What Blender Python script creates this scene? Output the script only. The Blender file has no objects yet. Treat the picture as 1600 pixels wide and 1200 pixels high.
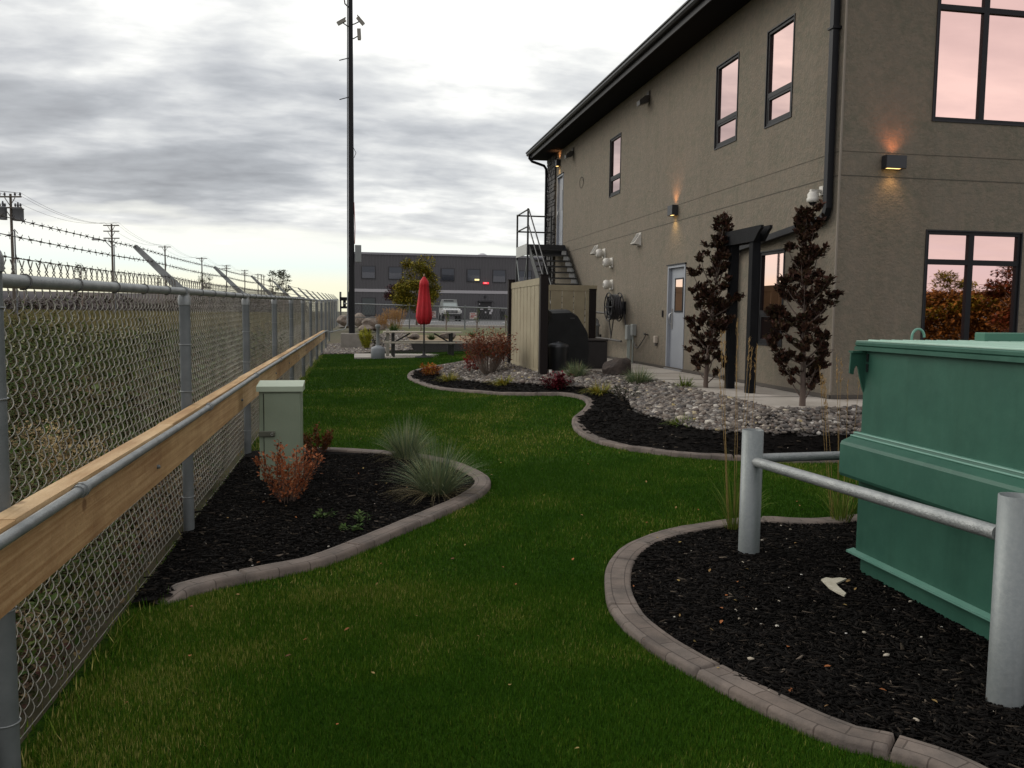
import bpy, math, random
import numpy as np
from mathutils import Vector
rng = np.random.default_rng(7); random.seed(7)
R = math.radians
sc = bpy.context.scene
COL = sc.collection

# ------------------------------------------------------------------ camera
CAM_H = 1.70; FPX = 1320.0; YAW = R(10.40733); PITCH = R(4.772676); ROLL = .0115
cF = np.array([math.sin(YAW)*math.cos(PITCH), math.cos(YAW)*math.cos(PITCH), -math.sin(PITCH)])
_R0 = np.array([math.cos(YAW), -math.sin(YAW), 0.]); _U0 = np.cross(_R0, cF)
cR = _R0*math.cos(ROLL)+_U0*math.sin(ROLL); cU = np.cross(cR, cF); cO = np.array([0, 0, CAM_H])
cam_d = bpy.data.cameras.new('camera'); cam = bpy.data.objects.new('camera', cam_d); COL.objects.link(cam)
from mathutils import Matrix
M4 = Matrix(((cR[0], cU[0], -cF[0], 0), (cR[1], cU[1], -cF[1], 0), (cR[2], cU[2], -cF[2], CAM_H), (0, 0, 0, 1)))
cam.matrix_world = M4
cam_d.sensor_width = 36; cam_d.lens = 36*FPX/1600; cam_d.clip_end = 3000; cam_d.clip_start = .05
sc.camera = cam

# ------------------------------------------------------------------ sky, sun, exposure
SUN_EL = R(32); SUN_AZ = R(-50)      # azimuth measured from +Y towards +X
world = bpy.data.worlds.new('World'); sc.world = world; world.use_nodes = True
nt = world.node_tree; nt.nodes.clear()
def N(t, **k):
    n = nt.nodes.new(t)
    for a, b in k.items(): setattr(n, a, b)
    return n
def L(a, b): nt.links.new(a, b)
def mth(op, a, b=None, c=None, clamp=False):
    n = N('ShaderNodeMath', operation=op); n.use_clamp = clamp
    for i, v in enumerate((a, b, c)):
        if v is None: continue
        if isinstance(v, (int, float)): n.inputs[i].default_value = v
        else: L(v, n.inputs[i])
    return n.outputs[0]
def ramp(fac, stops, interp='LINEAR'):
    n = N('ShaderNodeValToRGB'); r = n.color_ramp; r.interpolation = interp
    while len(r.elements) < len(stops): r.elements.new(.5)
    for e, (p, c) in zip(r.elements, stops):
        e.position = p; e.color = (c[0], c[1], c[2], 1)
    L(fac, n.inputs[0]); return n.outputs[0]
def mixc(fac, a, b, mode='MIX'):
    n = N('ShaderNodeMix', data_type='RGBA', blend_type=mode)
    if isinstance(fac, (int, float)): n.inputs[0].default_value = fac
    else: L(fac, n.inputs[0])
    for i, v in ((6, a), (7, b)):
        if isinstance(v, tuple): n.inputs[i].default_value = (*v, 1)
        else: L(v, n.inputs[i])
    return n.outputs[2]
tc = N('ShaderNodeTexCoord'); sep = N('ShaderNodeSeparateXYZ'); L(tc.outputs['Generated'], sep.inputs[0])
dx, dy, dz = sep.outputs
zz = mth('ADD', mth('MAXIMUM', dz, 0.0), .20)
u = mth('DIVIDE', dx, zz); v = mth('DIVIDE', dy, zz)
comb = N('ShaderNodeCombineXYZ'); L(u, comb.inputs[0]); L(v, comb.inputs[1])
mp = N('ShaderNodeMapping'); L(comb.outputs[0], mp.inputs[0])
mp.inputs['Rotation'].default_value = (0, 0, R(-12)); mp.inputs['Location'].default_value = (12.0, 5.0, 0); mp.inputs['Scale'].default_value = (.8, 1.35, 1)
def noise(vec, scale, detail, rough, dist=0., dims='3D'):
    n = N('ShaderNodeTexNoise'); n.inputs['Scale'].default_value = scale; n.inputs['Detail'].default_value = detail
    n.inputs['Roughness'].default_value = rough; n.inputs['Distortion'].default_value = dist; L(vec, n.inputs['Vector']); return n.outputs[0]
n1 = noise(mp.outputs[0], .75, 3, .45, .2)
n2 = noise(mp.outputs[0], 2.3, 5, .5, .25)
n3 = noise(mp.outputs[0], 7.5, 5, .55, .2)
def lobe(px_, py_, lo, hi):        # broad bright or dark part of the cloud deck, by direction
    d = cF+cR*(px_-800)/FPX-cU*(py_-600)/FPX; d = d/np.linalg.norm(d)
    n = N('ShaderNodeVectorMath', operation='DOT_PRODUCT'); L(tc.outputs['Generated'], n.inputs[0]); n.inputs[1].default_value = tuple(d)
    return ramp(n.outputs['Value'], [(lo, (0, 0, 0)), (hi, (1, 1, 1))], 'EASE')
cl = mth('ADD', mth('ADD', mth('MULTIPLY', n1, .42), mth('MULTIPLY', n2, .38)), mth('MULTIPLY', n3, .20))
cl = mth('ADD', cl, mth('MULTIPLY', lobe(760, 30, .955, 1.0), .085))
cl = mth('ADD', cl, mth('MULTIPLY', lobe(120, -60, .985, 1.0), .07))
cl = mth('SUBTRACT', cl, mth('MULTIPLY', lobe(250, 120, .975, 1.0), .045))
cl = mth('SUBTRACT', cl, mth('MULTIPLY', lobe(480, 310, .975, 1.0), .03))
cloud = ramp(cl, [(.34, (.27, .282, .305)), (.42, (.37, .387, .412)), (.475, (.49, .505, .525)), (.54, (.66, .67, .67)), (.60, (.88, .88, .85)), (.69, (1.02, 1.01, .97))])
# open band low in the sky: pale blue between clouds, cream at the horizon
lowa = ramp(dz, [(0.0, (.82, .79, .58)), (.03, (.84, .82, .65)), (.05, (.74, .82, .78)), (.066, (.80, .83, .79)), (.09, (.84, .84, .78)), (.16, (.82, .82, .80))])
lowb = ramp(dz, [(0.0, (.70, .66, .66)), (.05, (.66, .65, .70)), (.16, (.78, .77, .80))])
low = mixc(ramp(dy, [(.25, (0, 0, 0)), (.6, (1, 1, 1))]), lowb, lowa)
edge = mth('ADD', mth('ADD', dz, mth('MULTIPLY', mth('SUBTRACT', n2, .5), .09)), mth('MULTIPLY', dx, .035))
lowf = ramp(edge, [(.078, (1, 1, 1)), (.098, (0, 0, 0))])
cloud = mixc(ramp(dy, [(0.0, (.55, .55, .55)), (.12, (0, 0, 0))]), cloud, (.86, .81, .82))
skyc = mixc(lowf, cloud, low)
below = mth('LESS_THAN', dz, -.002)
skyc = mixc(below, skyc, (.10, .10, .08))
nis = N('ShaderNodeTexSky'); nis.sky_type = 'NISHITA'; nis.sun_disc = False; nis.sun_elevation = SUN_EL; nis.sun_rotation = SUN_AZ
nis.air_density = 1; nis.dust_density = 3
tot = mixc(.95, nis.outputs[0], mixc(1.0, skyc, (10., 10., 10.), 'MULTIPLY'))
bg = N('ShaderNodeBackground'); bg.inputs[1].default_value = .093; L(tot, bg.inputs[0])
wo = N('ShaderNodeOutputWorld'); L(bg.outputs[0], wo.inputs[0])
sun_d = bpy.data.lights.new('sun', 'SUN'); sun = bpy.data.objects.new('sun', sun_d); COL.objects.link(sun)
sun_d.energy = 1.1; sun_d.angle = R(40); sun_d.color = (1, .95, .86)
sd = Vector((math.sin(SUN_AZ)*math.cos(SUN_EL), math.cos(SUN_AZ)*math.cos(SUN_EL), math.sin(SUN_EL)))
sun.rotation_euler = sd.to_track_quat('Z', 'Y').to_euler(); sun.location = sd*30
sc.view_settings.view_transform = 'Standard'; sc.view_settings.look = 'None'; sc.view_settings.gamma = 1
sc.view_settings.exposure = 0.42
sc.cycles.max_bounces = 6; sc.cycles.use_denoising = True

# ------------------------------------------------------------------ terrain
TX = np.array([-400, -60, -20, -12, -6, -3, -1.6, -1.2, 0, 1.5, 2.5, 3.2, 4.2, 5.0, 6.2, 14, 400.])
_rows = {
 -400: [1]*17,
 -20: [.3, .3, .1, -.1, -.4, -.25, -.05, 0, 0, 0, 0, 0, 0, 0, 0, 0, 0],
 3:   [.5, .3, .1, -.1, -.4, -.25, -.05, 0, 0, 0, 0, 0, 0, 0, 0, 0, 0],
 7:   [.5, .3, .1, -.1, -.4, -.25, -.05, 0, 0, .02, .02, .03, .04, .05, .05, .05, .05],
 8.6: [.5, .3, .1, -.1, -.4, -.25, -.05, 0, .02, .03, .05, .07, .10, .12, .15, .15, .15],
 9.3: [.5, .3, .1, -.1, -.4, -.25, -.05, .01, .02, .04, .06, .09, .27, .53, .54, .54, .3],
 10.5:[.5, .3, .1, -.1, -.4, -.25, -.05, .02, .03, .05, .08, .14, .38, .54, .54, .54, .3],
 12:  [.5, .3, .1, -.1, -.4, -.25, -.02, .04, .05, .08, .12, .18, .42, .54, .54, .54, .3],
 13.5:[.5, .3, .1, -.1, -.4, -.22, 0, .08, .09, .12, .18, .26, .46, .54, .54, .54, .3],
 15:  [.5, .3, .1, -.1, -.35, -.2, .05, .1, .11, .15, .26, .42, .55, .54, .54, .54, .3],
 16:  [.5, .3, .1, -.1, -.35, -.2, .05, .1, .12, .18, .3, .48, .54, .54, .54, .54, .3],
 19:  [.5, .3, .15, -.1, -.3, -.15, .08, .12, .14, .2, .36, .5, .54, .54, .54, .54, .3],
 21:  [.5, .3, .2, 0, -.25, -.1, .1, .14, .16, .22, .34, .45, .55, .54, .54, .54, .3],
 25:  [.5, .4, .3, .1, -.1, 0, .12, .15, .17, .2, .25, .3, .4, .5, .54, .54, .4],
 30:  [.5, .4, .3, .2, .05, .08, .13, .15, .17, .2, .2, .25, .3, .4, .5, .5, .5],
 33:  [.5, .4, .3, .25, .15, .15, .14, .15, .15, .45, .5, .5, .5, .5, .5, .5, .5],
 36:  [.5, .4, .35, .3, .2, .2, .15, .15, .18, .82, .85, .85, .85, .85, .85, .8, .6],
 40:  [.6, .5, .4, .35, .3, .35, .4, .4, .6, .9, .9, .9, .88, .87, .86, .8, .7],
 46:  [.7, .6, .5, .45, .5, .6, .75, .8, .85, .88, .88, .88, .86, .86, .86, .86, .8],
 60:  [.7, .7, .6, .6, .7, .75, .8, .82, .84, .84, .84, .84, .84, .84, .84, .84, .8],
 90:  [.9, .9, .9, .9, .95, .95, .97, .98, .98, .98, .98, .98, .98, .98, .98, .98, .9],
 400: [1.4]*17, 2500: [1.6]*17 }
TY = np.array(sorted(_rows)); TZ = np.array([_rows[k] for k in TY], float); TY = TY.astype(float)
def G(x, y):
    x = np.atleast_1d(np.asarray(x, float)); y = np.atleast_1d(np.asarray(y, float))
    i = np.clip(np.searchsorted(TX, x)-1, 0, len(TX)-2); j = np.clip(np.searchsorted(TY, y)-1, 0, len(TY)-2)
    a = np.clip((x-TX[i])/(TX[i+1]-TX[i]), 0, 1); b = np.clip((y-TY[j])/(TY[j+1]-TY[j]), 0, 1)
    return (TZ[j, i]*(1-a)+TZ[j, i+1]*a)*(1-b)+(TZ[j+1, i]*(1-a)+TZ[j+1, i+1]*a)*b
def g(x, y): return float(G(x, y)[0])
# positions measured from the photograph, turned into metres in the scene
def _ray(x, y): return cF+cR*(x-800)/FPX-cU*(y-600)/FPX
def pX(x, y, X): d = _ray(x, y); return cO+d*X/d[0]
def pY(x, y, Y): d = _ray(x, y); return cO+d*Y/d[1]
def pz(x, y, z): d = _ray(x, y); return cO+d*(z-CAM_H)/d[2]
def gp(x, y, up=0.):
    d = _ray(x, y); t = np.arange(1.5, 140, .02); P = cO+t[:, None]*d
    k = np.argmax(P[:, 2] < G(P[:, 0], P[:, 1])+up); return P[k]

# ------------------------------------------------------------------ materials
MATS = {}
def mat(name, col, rough=.7, metal=0., var=None, vscale=4., bump=0., bscale=40., attr=None, emit=0., spec=.5, detail=6, fine=None, coat=0., streak=None):
    """col base colour; var second colour mixed in by noise; attr list of ramp stops on the 'rnd' attribute"""
    if name in MATS: return MATS[name]
    global nt
    m = bpy.data.materials.new(name); m.use_nodes = True; old = nt; nt = m.node_tree
    b = nt.nodes['Principled BSDF']; b.inputs['Roughness'].default_value = rough; b.inputs['Metallic'].default_value = metal
    b.inputs['Specular IOR Level'].default_value = spec
    if coat: b.inputs['Coat Weight'].default_value = coat
    t = N('ShaderNodeTexCoord').outputs['Object']
    c = None
    if attr:
        a = N('ShaderNodeAttribute'); a.attribute_name = 'rnd'; c = ramp(a.outputs['Fac'], attr)
    if var is not None:
        f = ramp(noise(t, vscale, detail, .6), [(.38, (0, 0, 0)), (.64, (1, 1, 1))])
        c = mixc(f, c if c is not None else tuple(col), tuple(var))
    if fine is not None:
        f2 = ramp(noise(t, fine[1], 4, .7), [(.42, (0, 0, 0)), (.62, (1, 1, 1))])
        c = mixc(f2, c if c is not None else tuple(col), tuple(fine[0]))
    if streak is not None:      # weather streaks running down the surface: (colour multiplier, horizontal scale, amount)
        ms_ = N('ShaderNodeMapping'); ms_.inputs['Scale'].default_value = (streak[1], streak[1], streak[1]*.07); L(t, ms_.inputs[0])
        f3 = ramp(noise(ms_.outputs[0], 1.0, 5, .62, .3), [(.48, (0, 0, 0)), (.72, (streak[2],)*3)]); base_ = c if c is not None else tuple(col)
        c = mixc(f3, base_, mixc(1.0, base_, tuple(streak[0]), 'MULTIPLY'))
    if c is not None: L(c, b.inputs['Base Color'])
    else: b.inputs['Base Color'].default_value = (*col, 1)
    if bump:
        bn = N('ShaderNodeBump'); bn.inputs['Strength'].default_value = bump; bn.inputs['Distance'].default_value = .02
        L(noise(t, bscale, 5, .6), bn.inputs['Height']); L(bn.outputs[0], b.inputs['Normal'])
    if emit:
        b.inputs['Emission Color'].default_value = (*col, 1); b.inputs['Emission Strength'].default_value = emit
    nt = old; MATS[name] = m; return m
def leafmat(name, stops, rough=.6, tr=.25):
    if name in MATS: return MATS[name]
    m = mat(name, (0, 0, 0), rough, attr=stops, spec=.08)
    return m

# ------------------------------------------------------------------ object helpers
def tag(o, label=None, cat=None, group=None, kind=None):
    if label: o['label'] = label
    if cat: o['category'] = cat
    if group: o['group'] = group
    if kind: o['kind'] = kind
    return o
def empty(name, loc, label=None, cat=None, group=None):
    o = bpy.data.objects.new(name, None); COL.objects.link(o); o.location = [float(c) for c in loc]; o.empty_display_size = .1
    return tag(o, label, cat, group)
def origin(o):
    v = Vector((0, 0, 0))
    while o is not None: v += o.location; o = o.parent
    return np.array(v)
def np_obj(name, V, F, m, parent=None, rnd=None, smooth=False, uv=None):
    V = np.asarray(V, np.float64).reshape(-1, 3); F = np.asarray(F, np.int32)
    if parent is not None: V = V-origin(parent)
    me = bpy.data.meshes.new(name); me.vertices.add(len(V)); me.vertices.foreach_set('co', V.astype(np.float32).ravel())
    me.loops.add(F.size); me.loops.foreach_set('vertex_index', F.ravel())
    me.polygons.add(len(F)); k = F.shape[1]
    me.polygons.foreach_set('loop_start', np.arange(0, F.size, k, dtype=np.int32)); me.polygons.foreach_set('loop_total', np.full(len(F), k, np.int32))
    me.update(calc_edges=True)
    if rnd is not None:
        a = me.attributes.new('rnd', 'FLOAT', 'POINT'); a.data.foreach_set('value', np.asarray(rnd, np.float32))
    if uv is not None:
        ul = me.uv_layers.new(name='UVMap'); ul.data.foreach_set('uv', np.asarray(uv, np.float32)[F.ravel()].ravel())
    if smooth: me.polygons.foreach_set('use_smooth', np.ones(len(F), bool))
    me.materials.append(m)
    o = bpy.data.objects.new(name, me); COL.objects.link(o); o.parent = parent; return o
class MB:
    def __init__(s): s.V = []; s.F = []; s.S = []
    def add(s, vs, fs, smooth=False):
        n = len(s.V); s.V += [tuple(float(c) for c in v) for v in vs]; s.F += [tuple(n+i for i in f) for f in fs]; s.S += [smooth]*len(fs); return s
    def box(s, c, d, rz=0., bev=0.):
        cx, cy, cz = c; hx, hy, hz = d[0]/2, d[1]/2, d[2]/2; ca, sa = math.cos(rz), math.sin(rz)
        if bev <= 0:
            P = [(x*hx, y*hy, z*hz) for z in (-1, 1) for y in (-1, 1) for x in (-1, 1)]
            Fs = [(0, 2, 3, 1), (4, 5, 7, 6), (0, 1, 5, 4), (2, 6, 7, 3), (0, 4, 6, 2), (1, 3, 7, 5)]
        else:
            b = min(bev, hx*.9, hy*.9, hz*.9); P = []
            def oct_(z, i): return [(hx-i, -hy+b+0, z), (hx-i, hy-b, z), (hx-b, hy-i, z), (-hx+b, hy-i, z), (-hx+i, hy-b, z), (-hx+i, -hy+b, z), (-hx+b, -hy+i, z), (hx-b, -hy+i, z)]
            P = oct_(-hz, b*.99)+oct_(-hz+b, 0)+oct_(hz-b, 0)+oct_(hz, b*.99)
            Fs = [tuple(range(7, -1, -1)), tuple(range(24, 32))]
            for r_ in range(3):
                for k in range(8): Fs.append((r_*8+k, r_*8+(k+1) % 8, r_*8+8+(k+1) % 8, r_*8+8+k))
        return s.add([(cx+x*ca-y*sa, cy+x*sa+y*ca, cz+z) for x, y, z in P], Fs)
    def box2(s, a, b, bev=0.):
        a = np.minimum(a, b), np.maximum(a, b); return s.box((a[0]+a[1])/2, a[1]-a[0], 0, bev)
    def tube(s, pts, r, n=8, cap=True, smooth=True, sq=False):
        P = [np.asarray(p, float) for p in pts]; rs = r if hasattr(r, '__len__') else [r]*len(P); V = []; prev = None
        for i, p in enumerate(P):
            t = (P[min(i+1, len(P)-1)]-P[max(i-1, 0)]); t = t/(np.linalg.norm(t)+1e-9)
            if prev is None:
                a = np.array([0, 0, 1.]) if abs(t[2]) < .9 else np.array([1., 0, 0]); prev = np.cross(t, a); prev /= np.linalg.norm(prev)
            n1_ = prev-t*(prev@t); n1_ /= np.linalg.norm(n1_); n2_ = np.cross(t, n1_); prev = n1_
            for k in range(n):
                a = 2*math.pi*(k+.5*sq)/n; V.append(p+rs[i]*(n1_*math.cos(a)+n2_*math.sin(a)))
        Fs = [(i*n+k, i*n+(k+1) % n, (i+1)*n+(k+1) % n, (i+1)*n+k) for i in range(len(P)-1) for k in range(n)]
        s.add(V, Fs, smooth and not sq)
        if cap: s.add(V[:n], [tuple(range(n-1, -1, -1))]); s.add(V[-n:], [tuple(range(n))])
        return s
    def bar(s, a, b, w, h=None):          # rectangular bar from a to b, w across, h upwards
        a = np.asarray(a, float); b = np.asarray(b, float); h = h or w; t = b-a; t /= np.linalg.norm(t)
        up = np.array([0, 0, 1.]) if abs(t[2]) < .98 else np.array([0, 1., 0]); sd_ = np.cross(t, up); sd_ /= np.linalg.norm(sd_); up = np.cross(sd_, t)
        V = [p+sd_*i*w/2+up*j*h/2 for p in (a, b) for i, j in ((-1, -1), (1, -1), (1, 1), (-1, 1))]
        return s.add(V, [(0, 3, 2, 1), (4, 5, 6, 7), (0, 1, 5, 4), (1, 2, 6, 5), (2, 3, 7, 6), (3, 0, 4, 7)])
    def lathe(s, c, prof, n=20, axis='z', smooth=True):
        V = []
        for r_, h in prof:
            for k in range(n):
                a = 2*math.pi*k/n; p = (r_*math.cos(a), r_*math.sin(a), h)
                if axis == 'x': p = (p[2], p[0], p[1])
                if axis == 'y': p = (p[0], p[2], p[1])
                V.append((c[0]+p[0], c[1]+p[1], c[2]+p[2]))
        Fs = [(i*n+k, i*n+(k+1) % n, (i+1)*n+(k+1) % n, (i+1)*n+k) for i in range(len(prof)-1) for k in range(n)]
        s.add(V, Fs, smooth); s.add(V[:n], [tuple(range(n-1, -1, -1))]); s.add(V[-n:], [tuple(range(n))]); return s
    def prism(s, poly, a0, a1, axis='y'):  # 2-D outline extruded along an axis
        def m_(p, a):
            return {'y': (p[0], a, p[1]), 'x': (a, p[0], p[1]), 'z': (p[0], p[1], a)}[axis]
        n = len(poly); V = [m_(p, a0) for p in poly]+[m_(p, a1) for p in poly]
        return s.add(V, [tuple(range(n)), tuple(range(2*n-1, n-1, -1))]+[(i, n+i, n+(i+1) % n, (i+1) % n) for i in range(n)])
    def build(s, name, m, parent=None, label=None):
        off = origin(parent) if parent is not None else np.zeros(3)
        me = bpy.data.meshes.new(name); me.from_pydata([tuple(np.array(v)-off) for v in s.V], [], s.F)
        me.polygons.foreach_set('use_smooth', s.S); me.update(); me.materials.append(m)
        import bmesh
        bm = bmesh.new(); bm.from_mesh(me); bmesh.ops.recalc_face_normals(bm, faces=bm.faces); bm.to_mesh(me); bm.free()
        o = bpy.data.objects.new(name, me); COL.objects.link(o); o.parent = parent
        if label: o['label'] = label
        return o
def copy_tree(o, parent=None):
    c = o.copy(); COL.objects.link(c); c.parent = parent
    for ch in o.children: copy_tree(ch, c)
    return c
def rotm(yaw, tilt, roll=None):
    cy, sy, ct, st = np.cos(yaw), np.sin(yaw), np.cos(tilt), np.sin(tilt); z = np.zeros_like(yaw); o = np.ones_like(yaw)
    Rz = np.stack([cy, -sy, z, sy, cy, z, z, z, o], -1).reshape(-1, 3, 3); Rx = np.stack([o, z, z, z, ct, -st, z, st, ct], -1).reshape(-1, 3, 3)
    M = Rz@Rx
    if roll is not None:
        cr, sr = np.cos(roll), np.sin(roll); M = M@np.stack([cr, -sr, z, sr, cr, z, z, z, o], -1).reshape(-1, 3, 3)
    return M
def scatter(name, P, TV, TF, S, Rm, m, parent=None, rnd=None, smooth=False):
    """one mesh of many small copies of a template"""
    P = np.asarray(P); n = len(P); TV = np.asarray(TV, float); k = len(TV)
    S = np.asarray(S, float); S = S[:, None, None] if S.ndim == 1 else S[:, None, :]
    V = np.einsum('nij,nkj->nki', Rm, TV[None]*S)+P[:, None]
    F = (np.asarray(TF)[None]+(np.arange(n)*k)[:, None, None]).reshape(-1, len(TF[0]))
    r = None if rnd is None else np.repeat(rnd, k)
    return np_obj(name, V, F, m, parent, r, smooth)
def pip(x, y, poly):
    x = np.asarray(x); y = np.asarray(y); ins = np.zeros(x.shape, bool); P = np.asarray(poly)[:, :2]; n = len(P)
    for i in range(n):
        x1, y1 = P[i]; x2, y2 = P[(i+1) % n]
        c = ((y1 > y) != (y2 > y)); xi = (x2-x1)*(y-y1)/((y2-y1) if y2 != y1 else 1e-9)+x1; ins ^= c & (x < xi)
    return ins
def smooth_line(P, step=.12):
    P = np.asarray(P, float)[:, :2]; Q = []
    for i in range(len(P)-1):
        p0, p1, p2, p3 = P[max(i-1, 0)], P[i], P[i+1], P[min(i+2, len(P)-1)]; n = max(2, int(np.linalg.norm(p2-p1)/step))
        for t in np.arange(n)/n:
            Q.append(.5*((2*p1)+(-p0+p2)*t+(2*p0-5*p1+4*p2-p3)*t*t+(-p0+3*p1-3*p2+p3)*t**3))
    Q.append(P[-1]); return np.array(Q)
def vnoise(x, y, s, seed=0):
    """cheap smooth value noise"""
    r_ = np.random.default_rng(seed).random((64, 64)); X = np.asarray(x)/s+100; Y = np.asarray(y)/s+100
    i = np.floor(X).astype(int); j = np.floor(Y).astype(int); a = X-i; b = Y-j; a = a*a*(3-2*a); b = b*b*(3-2*b)
    q = lambda I, J: r_[I % 64, J % 64]
    return (q(i, j)*(1-a)+q(i+1, j)*a)*(1-b)+(q(i, j+1)*(1-a)+q(i+1, j+1)*a)*b
def sheet(name, poly, m, dz=0., res=.1, kind='structure', fn=None):
    P = np.asarray(poly)[:, :2]; x0, y0 = P.min(0); x1, y1 = P.max(0)
    xs = np.arange(x0, x1+res, res); ys = np.arange(y0, y1+res, res); X, Y = np.meshgrid(xs, ys, indexing='ij')
    Z = G(X.ravel(), Y.ravel()).reshape(X.shape)+dz
    if fn is not None: Z = Z+fn(X, Y)
    idx = np.arange(X.size).reshape(X.shape); cx = (X[:-1, :-1]+res/2); cy = (Y[:-1, :-1]+res/2); ok = pip(cx, cy, P)
    F = np.stack([idx[:-1, :-1], idx[1:, :-1], idx[1:, 1:], idx[:-1, 1:]], -1)[ok]
    used = np.unique(F); rm = np.full(X.size, -1); rm[used] = np.arange(len(used))
    o = np_obj(name, np.stack([X.ravel(), Y.ravel(), Z.ravel()], -1)[used], rm[F], m, smooth=True); return tag(o, kind=kind)

# ================================================================== ground and paving
M_field = mat('field_soil', (.085, .072, .036), .95, var=(.05, .055, .022), vscale=.5, bump=.6, bscale=6, fine=((.085, .07, .038), 9))
M_lawn = mat('lawn', (.021, .060, .003), .95, var=(.046, .076, .007), vscale=.55, bump=.8, bscale=60, fine=((.009, .028, .002), 30), spec=.05)
M_mulch = mat('bark_mulch', (.0042, .0036, .0032), .95, var=(.0075, .0062, .0055), vscale=30, bump=1, bscale=90, spec=.08)
M_gravel = mat('gravel_bed', (.11, .10, .09), .9, var=(.05, .045, .04), vscale=40, bump=1, bscale=60)
M_conc = mat('concrete', (.40, .37, .33), .85, var=(.32, .29, .25), vscale=2.2, bump=.25, bscale=50)
M_asph = mat('asphalt', (.13, .13, .13), .9, var=(.10, .10, .10), vscale=.6, bump=.3, bscale=60)
gx = np.unique(np.concatenate([TX, np.arange(-60, 60, 4), np.arange(-8, 14, .5)])); gy = np.unique(np.concatenate([TY, np.arange(-20, 100, 3), np.arange(0, 44, .5)]))
gx[0] = -1500; gx[-1] = 1500; gy[0] = -600
Xg, Yg = np.meshgrid(gx, gy, indexing='ij'); Zg = G(Xg.ravel(), Yg.ravel())-.03
ii = np.arange(Xg.size).reshape(Xg.shape)
o = np_obj('ground', np.stack([Xg.ravel(), Yg.ravel(), Zg], -1), np.stack([ii[:-1, :-1], ii[1:, :-1], ii[1:, 1:], ii[:-1, 1:]], -1).reshape(-1, 4), M_field, smooth=True)
tag(o, kind='structure')
# outlines of the three edged beds, taken from the photo
FX = -1.26
cB = smooth_line([(FX+.06, gp(262, 921, .06)[1]-.12)]+[gp(*q, up=.045)[:2] for q in [(330, 907), (400, 893), (470, 880), (520, 865), (600, 832), (680, 799), (730, 776), (754, 756), (744, 741), (700, 722), (650, 712), (600, 707), (540, 703), (480, 702)]]+[(FX+.06, gp(430, 699, .06)[1])])
cA = smooth_line([gp(*q, up=.045)[:2] for q in [(745, 561), (685, 571), (652, 578), (642, 587), (660, 597), (700, 606), (760, 611), (820, 613), (880, 613), (913, 618), (925, 628), (918, 640), (905, 650), (903, 662), (915, 675), (945, 688), (1000, 698), (1060, 706), (1150, 712), (1330, 714)]]+[(8, 8.75), (11.5, 8.7)])
cC = smooth_line([(6.5, 6.35), (5.2, 6.45)]+[gp(*q, up=.045)[:2] for q in [(1303, 812), (1190, 811), (1120, 818), (1055, 830), (997, 851), (970, 880), (966, 918), (984, 960), (1035, 1002), (1110, 1044), (1223, 1102), (1332, 1148), (1474, 1186)]]+[(2.6, 1.75), (4.2, 1.2), (6.5, .9)])
bedB = np.vstack([cB, [(FX-.02, cB[-1][1]), (FX-.02, cB[0][1])]])
wallfar = 26.0
bedA = np.vstack([cA, [(11.5, 11), (6.5, 11), (6.3, 28), (5.2, 29)]])
bedC = np.vstack([cC, [(8, 1), (8, 6.3)]])
lawn_poly = [(FX-.05, -2.5), (14, -2.5), (14, 12), (6.4, 12), (6.4, 31), (2, 31.4), (FX-.02, 31)]
sheet('lawn', lawn_poly, M_lawn, 0.0, .25)
mound = lambda X, Y: .02*vnoise(X, Y, .5, 3)
sheet('mulch_bed', bedB, M_mulch, .018, .07, fn=mound)
sheet('mulch_bed', bedC, M_mulch, .012, .08, fn=mound)
sheet('mulch_bed', bedA, M_mulch, .03, .09, fn=mound)
gE = [gp(*q)[:2] for q in [(745, 566), (700, 573), (687, 578), (691, 592), (730, 599), (796, 603), (854, 607), (909, 610), (940, 616), (965, 621), (982, 628), (986, 640), (1003, 652), (1032, 662), (1065, 672), (1100, 678), (1145, 683), (1190, 686), (1317, 687)]]
gE = smooth_line(gE+[(8, 9.05), (11.5, 9.1)], .2)
gravel_poly = np.vstack([gE, [(11.5, 11), (6.5, 11), (6.3, 28), (5.2, 28.6)]])
sheet('gravel_bed', gravel_poly, M_gravel, .045, .09)
# patio and footpath
pat = [(4.98, 9.35), (4.94, 14.9), (4.5, 15.5), (3.72, 15.7), (3.62, 19.3), (5.2, 19.4), (5.2, 27.9), (6.3, 27.9), (6.3, 10.5), (11.5, 10.5), (11.5, 9.35)]
PZ = .61
mb = MB(); n = len(pat)
mb.add([(x, y, PZ) for x, y in pat]+[(x, y, .3) for x, y in pat], [tuple(range(n))]+[(i, i+n, (i+1) % n+n, (i+1) % n) for i in range(n)])
tag(mb.build('patio_slab', M_conc), kind='structure')
mj = MB()
for yy in np.arange(10.6, 27, 1.5): mj.box((5.6 if yy > 15 and yy < 30 else 5.58, yy, PZ+.0025), (1.2, .012, .005))
tag(mj.build('slab_joint', mat('joint_dark', (.09, .085, .08), .9)), kind='structure')
mb = MB().box((2.6, 29.0, .17), (5.4, 2.6, .12)); tag(mb.build('concrete_pad', M_conc), kind='structure')
sheet('gravel_bed', [(FX+.05, 31), (2.2, 31.2), (1.0, 33), (.9, 38), (FX+.05, 38)], M_gravel, .01, .3)
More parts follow.
